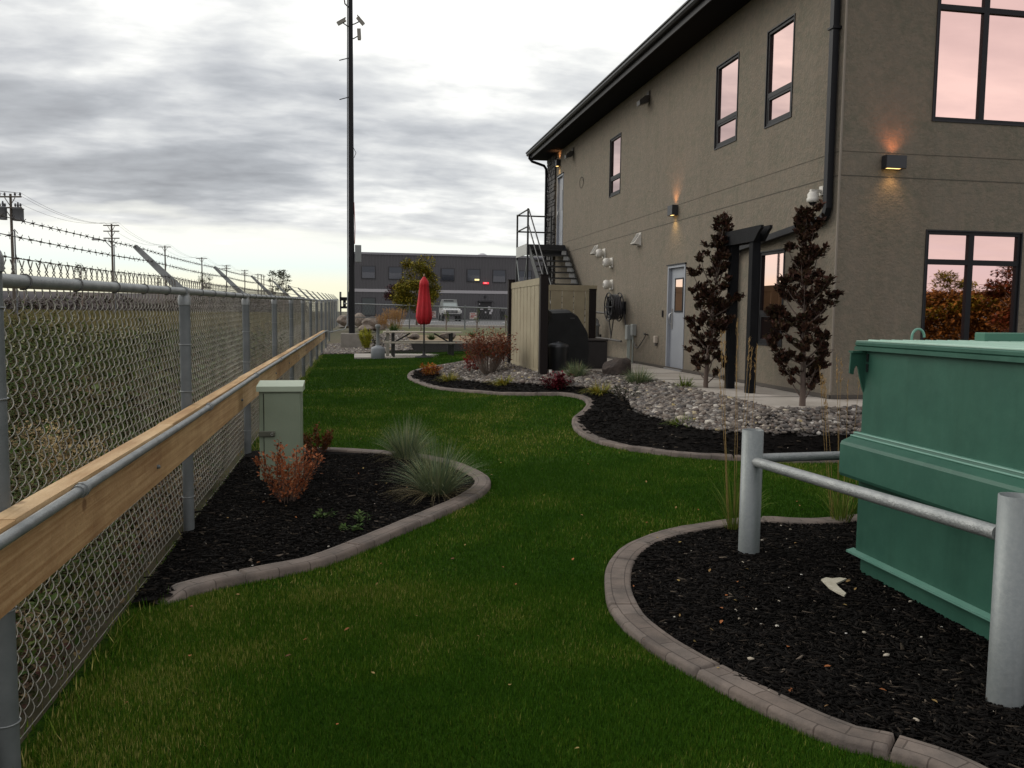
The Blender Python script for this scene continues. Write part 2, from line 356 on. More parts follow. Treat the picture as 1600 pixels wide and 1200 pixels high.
# beyond the garden: planted slope, path, verge, kerb, car park
sheet('mulch_bed', [(.3, 30.4), (10, 30.4), (10, 33), (1.2, 33.2), (.3, 33.2)], M_mulch, .02, .3)
sheet('dirt_path', [(.5, 33), (10, 32.8), (14, 35), (.8, 35.3)], mat('dirt', (.26, .19, .11), .95, var=(.16, .12, .07), vscale=3, bump=.4), .02, .3)
sheet('verge', [(.9, 35.2), (40, 34.5), (40, 47), (.9, 47)], mat('dry_lawn', (.07, .085, .025), .95, var=(.12, .11, .045), vscale=1.5, bump=.6), .02, .5)
sheet('road', [(-1, 48.2), (60, 48.2), (60, 89.5), (-1, 89.5)], M_asph, .02, 1.0)
mb = MB().bar((-1, 47.6, .93), (60, 47.6, .93), .9, .16); tag(mb.build('kerb', M_conc), kind='structure')
mb = MB()
for x in np.arange(-6, 40, 3.0): mb.bar((x, 70, .935), (x+1.5, 76, .965), .12, .01)
tag(mb.build('parking_lines', mat('line_paint', (.6, .6, .58), .8)), kind='structure')

# ------------------------------------------------------------------ stamped concrete garden edging
def curbmat():
    global nt
    m = mat('stamped_concrete', (.185, .15, .125), .85, var=(.105, .088, .075), vscale=4.5, bump=.35, bscale=45)
    old = nt; nt = m.node_tree; b = nt.nodes['Principled BSDF']; src = b.inputs['Base Color'].links[0].from_socket
    uvn = N('ShaderNodeUVMap'); br = N('ShaderNodeTexBrick'); L(uvn.outputs[0], br.inputs['Vector'])
    br.inputs['Color1'].default_value = (1, 1, 1, 1); br.inputs['Color2'].default_value = (.80, .77, .75, 1); br.inputs['Mortar'].default_value = (.42, .39, .37, 1)
    br.inputs['Scale'].default_value = 1; br.inputs['Brick Width'].default_value = .21; br.inputs['Row Height'].default_value = .085; br.inputs['Mortar Size'].default_value = .004
    br.inputs['Mortar Smooth'].default_value = .3
    L(mixc(1.0, src, br.outputs['Color'], 'MULTIPLY'), b.inputs['Base Color'])
    nt = old; return m
M_curb = curbmat()
def curb(line, label, w=.165, h=.058, side=1, joint=.9):
    P = np.asarray(line); d = np.gradient(P, axis=0); d /= np.linalg.norm(d, axis=1)[:, None]+1e-9; nrm = np.stack([-d[:, 1], d[:, 0]], -1)
    s = np.concatenate([[0], np.cumsum(np.linalg.norm(np.diff(P, axis=0), axis=1))])
    # resample finely, mark joints
    t = np.unique(np.concatenate([np.arange(0, s[-1], .06)]+[[k-.012, k-.004, k+.004, k+.012] for k in np.arange(joint*.7, s[-1]-.05, joint)]))
    t = t[(t >= 0) & (t <= s[-1])]; isj = np.abs((t-joint*.7+joint/2) % joint-joint/2) < .006; isj &= t > joint*.5
    Q = np.stack([np.interp(t, s, P[:, i]) for i in (0, 1)], -1); NN = np.stack([np.interp(t, s, nrm[:, i]) for i in (0, 1)], -1); NN /= np.linalg.norm(NN, axis=1)[:, None]
    prof = [(-.5, -1), (-.5, .72), (-.455, .93), (-.40, 1.0), (-.18, 1.0), (.0, 1.0), (.2, .99), (.41, .96), (.465, .88), (.5, .68), (.5, -1)]
    V = []; U = []
    for k, (a, b) in enumerate(prof):
        off = a*w; X = Q+NN*off*(1+.08*(vnoise(t, k*0., .3, 5)-.5))[:, None]; z = G(Q[:, 0], Q[:, 1])+h*b+.005*(vnoise(t, t*0+off*9, .12, 9)-.5); z = z-np.clip(.22-np.minimum(t, t[-1]-t), 0, 1)*.42
        z = np.where(isj & (b > .4), z-.035, z)
        V.append(np.column_stack([X, z])); U.append(np.column_stack([t, np.full(len(t), off+.0425)]))
    m_, n_ = len(prof), len(t); V = np.stack(V, 1).reshape(-1, 3); U = np.stack(U, 1).reshape(-1, 2); i = np.arange(n_*m_).reshape(n_, m_)
    F = np.stack([i[:-1, :-1], i[1:, :-1], i[1:, 1:], i[:-1, 1:]], -1).reshape(-1, 4)
    c0 = V.mean(0); root = empty('garden_edging', (Q[0][0], Q[0][1], g(*Q[0])), label, 'garden edging', 'stamped concrete edgings round the planting beds')
    np_obj('edging_strip', V, F, M_curb, root, smooth=True, uv=U)
curb(cB, 'curved stamped concrete edging round the mulch bed with the green cabinet')
curb(cA, 'long winding stamped concrete edging in front of the river rock bed', h=.045)
curb(cC, 'curved stamped concrete edging round the mulch bed by the green dumpster', h=.048)

# ================================================================== two storey stucco building
X0, YC, YF = 6.2, 10.263, 27.5
M_st = mat('stucco', (.180, .155, .120), .95, var=(.148, .138, .102), vscale=2.2, bump=.8, bscale=24, fine=((.205, .170, .128), 9), streak=((.80, .78, .76), 2.6, .4))
M_stf = M_st
M_blk = mat('black_aluminium', (.0055, .006, .0085), .5, spec=.3)
M_blk2 = mat('dark_grey_metal', (.014, .0145, .017), .5, spec=.35)
M_glass = mat('bronze_mirror_glass', (.97, .665, .60), .012, 1.0)
M_door = mat('grey_door_paint', (.30, .32, .35), .5, var=(.27, .29, .32), vscale=2)
bld = empty('stucco_building', (X0, YC, .3), 'two storey taupe stucco building with black eaves and bronze mirrored windows', 'building')
# openings on the side wall: (y0, y1, z0, z1); on the front wall: (x0, x1, z0, z1)
side_w = [(11.60, 12.40, 4.60, 6.02, 5.06), (13.41, 14.27, 4.62, 6.02, 5.06), (19.74, 20.60, 4.62, 6.01, 5.06)]
low_w = (11.64, 12.42, 1.27, 2.69, 1.76)
door1 = (15.45, 16.38, PZ, 2.69); door2 = (25.45, 26.25, 3.78, 5.98)
front_w = [(7.51, 9.02, 4.32, 6.25, 5.78), (7.51, 8.96, 1.22, 2.87, 2.46)]
def wall(holes, a0, a1, z0, z1, mp_, depth, name, m, parent):
    A = sorted({a0, a1}|{h[0] for h in holes}|{h[1] for h in holes}); Z = sorted({z0, z1}|{h[2] for h in holes}|{h[3] for h in holes}); mb = MB()
    for i in range(len(A)-1):
        for j in range(len(Z)-1):
            ca, cz = (A[i]+A[i+1])/2, (Z[j]+Z[j+1])/2
            if any(h[0] < ca < h[1] and h[2] < cz < h[3] for h in holes): continue
            mb.add([mp_(A[i], Z[j], 0), mp_(A[i+1], Z[j], 0), mp_(A[i+1], Z[j+1], 0), mp_(A[i], Z[j+1], 0)], [(0, 1, 2, 3)])
    for h in holes:
        c = [(h[0], h[2]), (h[1], h[2]), (h[1], h[3]), (h[0], h[3])]
        for k in range(4):
            p, q = c[k], c[(k+1) % 4]; mb.add([mp_(*p, 0), mp_(*q, 0), mp_(*q, depth), mp_(*p, depth)], [(0, 1, 2, 3)])
    return mb.build(name, m, parent)
mpS = lambda a, z, d: (X0+d, a, z); mpF = lambda a, z, d: (a, YC+d, z)
ZT = 6.75
wall([w[:4] for w in side_w]+[low_w[:4], door1, door2], YC, YF, .3, ZT, mpS, .12, 'wall', M_st, bld)
wall([w[:4] for w in front_w], X0, 20, .3, ZT, mpF, .12, 'wall', M_stf, bld)
MB().add([(20, YC, .3), (20, YF, .3), (20, YF, ZT), (20, YC, ZT), (X0, YF, .3), (X0, YF, ZT)], [(0, 1, 2, 3), (1, 4, 5, 2)]).build('wall', M_st, bld)
MB().box(((X0+20)/2, (YC+YF)/2, 3.5), (13.4, 16.9, 5.5)).build('interior_core', mat('dark_interior', (.01, .01, .01), .9), bld)
# thin reveal joints, proud by 2 mm
M_jt = mat('reveal_joint', (.085, .075, .06), .9)
for z in (3.55, 3.86):
    w_ = .012 if z < 3.6 else .006
    mb = MB(); mb.box((X0-.001, (YC+YF)/2, z), (.006, YF-YC, w_)).box(((X0+20)/2, YC-.001, z), (20-X0, .006, w_)); mb.build('reveal_joint', M_jt, bld)
MB().box((X0-.01, (YC+26.4)/2, PZ+.03), (.03, 26.4-YC, .05)).box((13, YC-.01, PZ+.03), (13.6, .03, .05)).build('base_flashing', mat('flashing', (.07, .06, .05), .7), bld)
# plaster corner bead
MB().box((X0-.004, YC-.004, 3.7), (.022, .022, 6.0)).build('corner_bead', mat('corner_bead', (.23, .20, .165), .9), bld)
def window(mp_, w, mull=None, d=.018, fw=.045):
    a0, a1, z0, z1, zt = w; f = MB(); e = .002
    def fb(A0, A1, Z0, Z1, dep0=d-.012, dep1=d+.06):
        p = np.array(mp_(A0, Z0, dep0)); q = np.array(mp_(A1, Z1, dep1)); f.box2(p, q)
    fb(a0+e, a1-e, z0+e, z0+fw); fb(a0+e, a1-e, z1-fw, z1-e); fb(a0+e, a0+fw, z0+fw, z1-fw); fb(a1-fw, a1-e, z0+fw, z1-fw)
    cols = [a0+fw, a1-fw] if mull is None else [a0+fw, mull-.04, mull+.04, a1-fw]
    if mull is not None: fb(mull-.04, mull+.04, z0+fw, z1-fw, d-.012)
    for k in range(0, len(cols), 2): fb(cols[k], cols[k+1], zt-.035, zt+.035, d-.012)
    if mull is None:      # awning sash in the lower light
        s = .035
        for (A0, A1, Z0, Z1) in ((a0+fw, a1-fw, z0+fw, z0+fw+s), (a0+fw, a1-fw, zt-.035-s, zt-.035), (a0+fw, a0+fw+s, z0+fw+s, zt-.035-s), (a1-fw-s, a1-fw, z0+fw+s, zt-.035-s)): fb(A0, A1, Z0, Z1, d-.006)
    W = f.build('window', M_blk, bld)
    for k in range(0, len(cols), 2):
        for (Z0, Z1) in ((z0+fw, zt-.035), (zt+.035, z1-fw)):
            p = [mp_(cols[k], Z0, d+.02), mp_(cols[k+1], Z0, d+.02), mp_(cols[k+1], Z1, d+.02), mp_(cols[k], Z1, d+.02)]
            MB().add(p, [(0, 1, 2, 3)]).build('pane', M_glass, W)
    # slim outer flange standing proud of the stucco
    t = MB()
    def tb(A0, A1, Z0, Z1): t.box2(np.array(mp_(A0, Z0, -.014)), np.array(mp_(A1, Z1, .012)))
    tb(a0-.015, a1+.015, z0-.018, z0+.003); tb(a0-.015, a1+.015, z1-.003, z1+.015); tb(a0-.015, a0+.003, z0+.003, z1-.003); tb(a1-.003, a1+.015, z0+.003, z1-.003)
    t.build('frame', M_blk2, W)
for w in side_w+[low_w]: window(mpS, w)
window(mpF, front_w[0], 8.24); window(mpF, front_w[1], 8.2)
def steel_door(y0, y1, z0, z1, lite, name='door'):
    D = MB().box((X0+.075, (y0+y1)/2, (z0+z1)/2-.01), (.045, y1-y0-.1, z1-z0-.06)).build(name, M_door, bld)
    mb = MB(); fx = X0+.03
    mb.box((fx, y0+.025, (z0+z1)/2), (.09, .05, z1-z0)).box((fx, y1-.025, (z0+z1)/2), (.09, .05, z1-z0)).box((fx, (y0+y1)/2, z1-.025), (.09, y1-y0-.1, .05)); mb.build('door_frame', M_door, D)
    ly0, ly1, lz0, lz1 = lite
    t = MB()
    for c, d_ in (((X0+.05, (ly0+ly1)/2, lz1), (.03, ly1-ly0+.05, .03)), ((X0+.05, (ly0+ly1)/2, lz0), (.03, ly1-ly0+.05, .03)), ((X0+.05, ly0, (lz0+lz1)/2), (.03, .03, lz1-lz0-.03)), ((X0+.05, ly1, (lz0+lz1)/2), (.03, .03, lz1-lz0-.03))): t.box(c, d_)
    t.build('door_window_frame', M_blk2, D)
    MB().box((X0+.047, (ly0+ly1)/2, (lz0+lz1)/2), (.012, ly1-ly0-.03, lz1-lz0-.03)).build('pane', M_glass, D)
    hy = y1-.15
    hm = MB().box((X0+.045, hy, z0+1.02), (.02, .06, .42), bev=.005); hm.tube([(X0+.04, hy, z0+.9), (X0-.01, hy, z0+.93), (X0-.02, hy, z0+1.02), (X0-.01, hy, z0+1.11), (X0+.04, hy, z0+1.14)], .011, 8)
    hm.build('handle', mat('brushed_steel', (.45, .45, .44), .35, .9), D)
    for z in (z0+.25, (z0+z1)/2+.1, z1-.28): MB().tube([(X0+.03, y0+.055, z-.05), (X0+.03, y0+.055, z+.05)], .012, 8).build('hinge', M_blk2, D)
    MB().box((X0+.02, (y0+y1)/2, z0+.015), (.14, y1-y0, .03)).build('threshold', mat('aluminium_sill', (.45, .46, .48), .4, .8), D)
    MB().box((X0-.012, (y0+y1)/2, z1+.012), (.05, y1-y0+.06, .02)).build('drip_cap', M_blk2, D)
steel_door(*door1, (15.68, 16.08, 1.78, 2.42)); steel_door(*door2, (25.62, 25.75, 4.9, 5.5))
# stone veneer at the far end of the wall
sv = MB(); z = .6; k = 0
while z < 6.7:
    h_ = .09+.09*random.random(); y = 26.42
    while y < 27.48:
        l_ = min(.15+.25*random.random(), 27.5-y); t_ = .05+.03*random.random()
        sv.box((X0-t_/2, y+l_/2, z+h_/2), (t_, l_-.012, h_-.012), bev=.008); y += l_
    z += h_
sv.build('stone_veneer', mat('ledge_stone', (.035, .035, .038), .8, var=(.09, .085, .08), vscale=5, bump=.8, bscale=20), bld)
# roof with overhang
OV = .62; ex = X0-OV; ey0, ey1 = YC-OV, YF+.1; zs = 6.72; zf0, zf1 = 6.74, 7.0
MB().box2(np.array((ex, ey0, zs)), np.array((20.6, ey1, zs+.02))).build('soffit', mat('soffit', (.005, .0055, .0075), .8, spec=.15), bld)
rf = MB(); rx1, rx0 = 20.6, ex-.02; my = (ey0+ey1)/2
rf.add([(rx0, ey0-.02, zf1+.01), (rx1, ey0-.02, zf1+.01), (rx1, ey1+.02, zf1+.01), (rx0, ey1+.02, zf1+.01), (rx0+8.5, my, 9.2), (rx1-.1, my, 9.2)], [(0, 1, 5, 4), (2, 3, 4, 5), (3, 0, 4), (1, 2, 5), (0, 3, 2, 1)])
ROOF = rf.build('roof', mat('roof_shingle', (.03, .03, .032), .9, bump=.6), bld)
MB().box2(np.array((ex-.02, ey0-.02, zf0-.03)), np.array((ex, ey1, zf1))).box2(np.array((ex, ey0-.02, zf0-.03)), np.array((20.6, ey0, zf1))).box2(np.array((ex, ey1, zf0-.03)), np.array((20.6, ey1+.02, zf1))).build('fascia', M_blk, ROOF)
gut = [(0, .02), (-.075, .02), (-.10, .06), (-.10, .10), (-.125, .115), (-.125, .14), (-.112, .14), (-.112, .125), (-.088, .11), (-.088, .065), (-.07, .035), (0, .035)]
gm = MB(); gm.prism([(ex-.021+a, 6.80+b) for a, b in gut], ey0-.1, ey1+.02, 'y')
gm.prism([(ey0-.021+a, 6.80+b) for a, b in gut], ex-.02, 20.6, 'x'); gm.build('gutter', mat('gutter_black', (.012, .013, .017), .35, spec=.45), ROOF)
# downspouts: near corner (jogs along the wall to the pergola) and far corner
dw = .045
P = [(ex-.07, 10.42, 6.82), (ex-.07, 10.42, 6.7), (X0-.09, 10.42, 6.35), (X0-.07, 10.42, 6.2), (X0-.07, 10.41, 3.14), (X0-.07, 10.45, 3.05), (X0-.07, 10.56, 3.0), (X0-.07, 13.0, 2.80), (X0-.07, 13.12, 2.76), (X0-.07, 13.18, 2.66), (X0-.07, 13.18, .75), (X0-.2, 13.18, .66)]
ds = MB().tube(P, .062, 4, sq=True); ds.build('downspout', M_blk, bld)
MB().box((X0-.065, 10.42, 5.45), (.132, .132, .03)).build('downspout_joint', M_blk, bld)
yd = 27.35
MB().tube([(ex-.07, yd, 6.82), (ex-.07, yd, 6.72), (ex+.02, yd, 6.62), (X0-.2, yd, 6.5), (X0-.13, yd, 6.4), (X0-.12, yd, 6.2), (X0-.12, yd, .7)], .05, 4, sq=True).build('downspout', M_blk, bld)

# ---- fittings on the walls
def wall_lamp(c, nx, ny, w, h, dp, label, col_up, col_dn, e):
    """box lamp open at top and bottom; (nx, ny) points away from the wall"""
    root = empty('wall_lamp', c, label, 'wall lamp', 'box wall lamps on the stucco building'); tx, ty = -ny, nx
    def bx(m_, off, dn, dt, z, dz_):
        a = np.array(c)+np.array([nx*(off-dn/2)+tx*-dt/2, ny*(off-dn/2)+ty*-dt/2, z-dz_/2]); b = np.array(c)+np.array([nx*(off+dn/2)+tx*dt/2, ny*(off+dn/2)+ty*dt/2, z+dz_/2]); m_.box2(a, b, .006)
    s = MB(); bx(s, dp-.008, .016, w, 0, h); bx(s, .02, .03, w*.8, 0, h*.9)
    for sg in (-1, 1):
        a = np.array(c)+np.array([tx*sg*(w/2-.008), ty*sg*(w/2-.008), 0]); n_ = np.array([abs(nx)*(dp-.02)+abs(tx)*.015, abs(ny)*(dp-.02)+abs(ty)*.015, h])
        s.box(a+np.array([nx, ny, 0])*(dp/2), n_)
    s.build('housing', mat('lamp_black', (.025, .026, .03), .45), root)
    for z, cc, nm in ((h*.28, col_up, 'diffuser'), (-h*.42, col_dn, 'diffuser')):
        b = MB(); bx(b, dp*.5, dp*.55, w*.72, z, .012); b.build(nm, mat('lamp_glow_%d' % (z > 0), cc, .5, emit=2.2), root)
    for sg, cc, ee in ((1, col_up, e), (-1, col_dn, e*.8)):
        ld = bpy.data.lights.new('lamp_light', 'SPOT'); lo = bpy.data.objects.new('lamp_light', ld); COL.objects.link(lo); lo.parent = root
        ld.energy = ee; ld.color = cc; ld.spot_size = R(120); ld.spot_blend = 1.0; ld.shadow_soft_size = .05
        lo.location = (nx*dp*.75, ny*dp*.75, sg*(h*.5+.012)); lo.rotation_euler = (math.pi if sg > 0 else 0, 0, 0)
WU, WD = (1, .42, .16), (1, .62, .22)
wall_lamp((X0, 16.06, 3.76), -1, 0, .26, .20, .13, 'small black box lamp lit warm between the white vent hood and the grey door', WU, WD, 9)
wall_lamp((6.93, YC, 3.73), 0, -1, .29, .17, .13, 'wide black box lamp glowing orange on the shaded front wall', (1, .30, .12), (1, .55, .2), 6.5)
wall_lamp((X0, 26.0, 6.36), -1, 0, .22, .2, .13, 'black box lamp glowing under the eave above the upper stair door', WU, WD, 9)
# floodlight cameras under the eave
def eave_light(y, z, label):
    root = empty('floodlight', (X0, y, z), label, 'floodlight', 'dark floodlights high on the side wall')
    MB().prism([(X0, z+.16), (X0, z-.02), (X0-.04, z-.05), (X0-.04, z+.14)], y-.07, y+.07, 'y').build('bracket', mat('bronze_paint', (.07, .065, .055), .6), root)
    MB().prism([(X0-.04, z+.05), (X0-.05, z-.10), (X0-.24, z-.16), (X0-.25, z-.07), (X0-.12, z+.04)], y-.10, y+.10, 'y').build('head', mat('bronze_dark', (.035, .033, .03), .5), root)
    MB().add([(X0-.235, y-.075, z-.163), (X0-.235, y+.075, z-.163), (X0-.07, y+.075, z-.11), (X0-.07, y-.075, z-.11)], [(0, 1, 2, 3)]).build('lens', mat('lens_grey', (.16, .15, .13), .3), root)
eave_light(17.8, 6.34, 'dark floodlight under the eave between two upper windows'); eave_light(24.3, 6.36, 'dark floodlight under the eave close to the upper stair door')
# white vent hoods
M_wh = mat('white_vinyl', (.62, .60, .55), .6, var=(.54, .52, .46), vscale=6)
def hood(y, z, s, label):
    root = empty('vent_hood', (X0, y, z), label, 'vent', 'white vents on the side wall')
    MB().box((X0-.008, y, z), (.016, s*1.1, s*1.1)).prism([(X0-.01, z+s*.5), (X0-.01, z-s*.5), (X0-s*.55, z-s*.42), (X0-s*.62, z-s*.36)], y-s/2, y+s/2, 'y').build('hood', M_wh, root)
    lv = MB()
    for k in (-1, 0, 1): lv.bar((X0-.03, y+k*s*.28, z+s*.50), (X0-s*.60, y+k*s*.28, z-s*.30), .014, .02)
    lv.build('louvre', mat('white_shade', (.42, .41, .38), .6), root)
    MB().box((X0-s*.28, y, z-s*.44), (s*.5, s*.9, .01)).build('screen', M_blk2, root)
hood(18.25, 3.38, .26, 'larger white louvred vent hood just under the wall joint'); hood(21.65, 3.38, .24, 'smaller white louvred vent hood farther left under the wall joint')
def round_vent(y, z, label):
    root = empty('round_vent', (X0, y, z), label, 'vent', 'round white vents on the side wall')
    MB().box((X0-.01, y, z), (.02, .24, .24)).build('flange', M_wh, root)
    b = MB(); b.lathe((X0-.20, y, z), [(.06, -.02), (.098, .0), (.115, .04), (.112, .10), (.085, .14), (.075, .19)], 20, 'x'); b.build('cowl', M_wh, root)
    MB().lathe((X0-.224, y, z), [(.04, 0), (.05, .02)], 16, 'x').build('opening', mat('vent_dark', (.12, .11, .1), .8), root)
round_vent(20.95, 3.25, 'topmost round white vent, touching the smaller vent hood'); round_vent(20.3, 2.98, 'middle round white vent below the vent hoods'); round_vent(20.25, 2.44, 'lowest round white vent above the hose reel')
# small dome camera by the corner downspout
dc = empty('dome_camera', (X0, 10.66, 3.30), 'white dome security camera by the corner downspout', 'security camera')
MB().box((X0-.015, 10.66, 3.40), (.03, .09, .12)).box((X0-.10, 10.66, 3.395), (.16, .05, .035)).build('bracket', M_wh, dc)
MB().lathe((X0-.14, 10.66, 3.24), [(.066, 0), (.082, .012), (.082, .055), (.073, .06), (.073, .115), (.06, .128), (.055, .14)], 24).build('housing', M_wh, dc)
MB().lathe((X0-.14, 10.66, 3.24), [(.01, -.045), (.035, -.035), (.05, -.01), (.052, 0)], 20).build('dome', mat('smoked_dome', (.01, .01, .012), .1), dc)
# a cable ring left on the wall
ca = []
for k in range(20):
    a = k/16*2*math.pi; ca.append((X0-.012, 23.3-.17*math.cos(a)*(1+.02*k), 5.38+.15*math.sin(a)))
cr_ = MB().tube(ca, .006, 5).build('cable_loop', mat('old_cable', (.06, .055, .045), .8)); tag(cr_, 'thin loose cable loop hanging on the upper stucco wall', 'cable')
# hose reel
hr = empty('hose_reel', (X0, 19.2, 1.85), 'black hose reel with wound hose mounted beside the grey door', 'hose reel')
hc = (X0-.26, 19.2, 1.88)
MB().box((X0-.02, 19.2, 1.86), (.04, .22, .3)).box((X0-.10, 19.2, 1.86), (.16, .09, .12)).build('bracket', M_blk, hr)
for dxx, nm in ((-.13, 'flange'), (.13, 'flange')):
    w_ = MB(); w_.tube([(hc[0]+dxx, hc[1]+.33*math.cos(a), hc[2]+.33*math.sin(a)) for a in np.linspace(0, 2*math.pi, 33)], .014, 6)
    for a in np.linspace(0, math.pi, 4)[:-1]: w_.bar((hc[0]+dxx, hc[1]-.33*math.cos(a), hc[2]-.33*math.sin(a)), (hc[0]+dxx, hc[1]+.33*math.cos(a), hc[2]+.33*math.sin(a)), .02, .03)
    w_.build(nm, M_blk, hr)
hs = MB(); pts = []
for k in range(440):
    a = k/20*2*math.pi; lay = k//110; xx = ((k/110) % 1)*.22-.11; xx = xx if lay % 2 == 0 else -xx; pts.append((hc[0]+xx, hc[1]+(.19+.032*lay)*math.cos(a), hc[2]+(.19+.032*lay)*math.sin(a)))
hs.tube(pts, .015, 6)
hs.tube([(hc[0]-.05, hc[1]+.25, hc[2]-.12), (hc[0]-.05, hc[1]+.16, hc[2]-.38), (hc[0]-.04, hc[1]+.08, hc[2]-.62), (hc[0]-.04, hc[1]+.05, hc[2]-.74), (hc[0]-.04, hc[1]+.0, hc[2]-.60), (hc[0]-.03, hc[1]-.08, hc[2]-.3)], .014, 6)
hs.tube([(X0-.06, hc[1]-.15, hc[2]-.1), (X0-.05, hc[1]-.3, hc[2]-.5), (X0-.05, hc[1]-.42, hc[2]-.72), (X0-.04, hc[1]-.5, hc[2]-.78)], .013, 6)
hs.build('hose', mat('hose_rubber', (.035, .033, .036), .55), hr)
# gas meter
gm_ = empty('gas_meter', (X0-.25, 20.6, PZ), 'grey gas meter with dark pipework on the wall behind the enclosure', 'gas meter')
M_gm = mat('meter_grey', (.22, .235, .25), .55); M_pipe = mat('dark_pipe', (.075, .07, .065), .6)
MB().lathe((X0-.3, 20.75, 1.14), [(.13, 0), (.14, .02), (.14, .26), (.16, .27), (.16, .30), (.14, .31), (.13, .40), (.09, .46)], 20).build('meter_body', M_gm, gm_)
MB().lathe((X0-.3, 20.75, 1.60), [(.04, 0), (.04, .06), (.055, .07), (.055, .12)], 12).tube([(X0-.3, 20.85, 1.58), (X0-.3, 20.85, 1.75), (X0-.3, 20.75, 1.78), (X0-.3, 20.62, 1.75), (X0-.3, 20.62, .64)], .022, 8).build('regulator', mat('regulator_grey', (.16, .165, .17), .55), gm_)
pp = MB(); pp.tube([(X0-.3, 20.7, 1.76), (X0-.15, 20.3, 1.74), (X0-.12, 19.6, 1.80), (X0-.01, 19.2, 1.8)], .026, 8); pp.tube([(X0-.28, 20.6, 1.12), (X0-.14, 20.0, 1.1), (X0-.14, 18.95, 1.08)], .026, 8)
for y in (20.2, 19.5): pp.lathe((X0-.13, y, 1.76 if y > 20 else 1.795), [(.036, -.03), (.036, .03)], 10, 'y')
pp.build('pipe', M_pipe, gm_)
MB().tube([(X0-.18, 20.55, PZ), (X0-.18, 20.55, 1.2)], .03, 8).build('riser', M_blk, gm_)
# electrical risers and tap
el = empty('electrical_conduit', (X0-.08, 18.5, PZ), 'grey electrical junction boxes with conduits rising from the patio', 'conduit')
MB().box((X0-.07, 18.62, 1.30), (.13, .16, .34), bev=.01).box((X0-.05, 18.35, 1.36), (.10, .14, .26), bev=.01).build('junction_box', mat('galv_box', (.30, .32, .31), .5, .3), el)
MB().tube([(X0-.07, 18.66, PZ), (X0-.07, 18.66, 1.14)], .024, 8).tube([(X0-.07, 18.54, PZ), (X0-.07, 18.54, 1.14)], .024, 8).tube([(X0-.06, 18.35, PZ), (X0-.06, 18.35, 1.24)], .02, 8).build('conduit_pipe', mat('pvc_grey', (.28, .31, .28), .6), el)
MB().tube([(X0-.05, 18.3, 1.1), (X0-.06, 18.15, .98), (X0-.06, 18.0, .97), (X0-.05, 17.8, 1.08), (X0-.04, 17.55, 1.25)], .013, 6).tube([(X0, 17.5, 1.28), (X0-.1, 17.5, 1.28)], .018, 8).tube([(X0-.08, 17.44, 1.31), (X0-.08, 17.6, 1.31)], .01, 6).build('hose_bib', M_pipe, el)
ob = empty('outlet_box', (X0, 16.93, 1.19), 'small beige weatherproof outlet box left of the grey door', 'outlet')
MB().box((X0-.035, 16.93, 1.19), (.07, .11, .15), bev=.012).build('cover', mat('beige_plastic', (.42, .37, .31), .6), ob); MB().box((X0-.03, 16.93, 1.09), (.035, .05, .07)).build('plug', M_pipe, ob)
cr2 = empty('card_reader', (X0, 16.62, 1.73), 'slim black card reader on the wall beside the grey door', 'card reader')
MB().box((X0-.012, 16.62, 1.73), (.025, .05, .14), bev=.005).build('case', M_blk, cr2); MB().box((X0-.026, 16.62, 1.77), (.004, .03, .01)).build('indicator', mat('dim_led', (.05, .02, .02), .4), cr2)
# ================================================================== chain link fence with barbed wire
M_galv = mat('galvanised', (.30, .315, .31), .5, .55, var=(.22, .235, .235), vscale=9, bump=.15, bscale=90)
M_galvd = mat('galvanised_post', (.165, .18, .18), .6, .3, var=(.125, .138, .138), vscale=5, bump=.1)
M_wire = mat('mesh_wire', (.33, .32, .27), .5, .35, var=(.22, .21, .18), vscale=3)
FP = [3.235, 6.63, 10.15, 13.58, 17.0, 20.6, 24.0, 27.5, 31.2, 35.2, 39.5, 43.8, 48.5, 53.2, 58.0]
def fz(y): return g(FX, y)
def railz(y): return float(np.interp(y, [-2, 3.2, 6.6, 10.2, 17, 31, 58], [1.80, 1.795, 1.835, 1.865, 1.945, 2.08, 2.50]))
fence = empty('chain_link_fence', (FX, 6.6, 0), 'galvanised chain link fence topped with three barbed wires on angled arms', 'fence')
FPP = [-.2]+FP
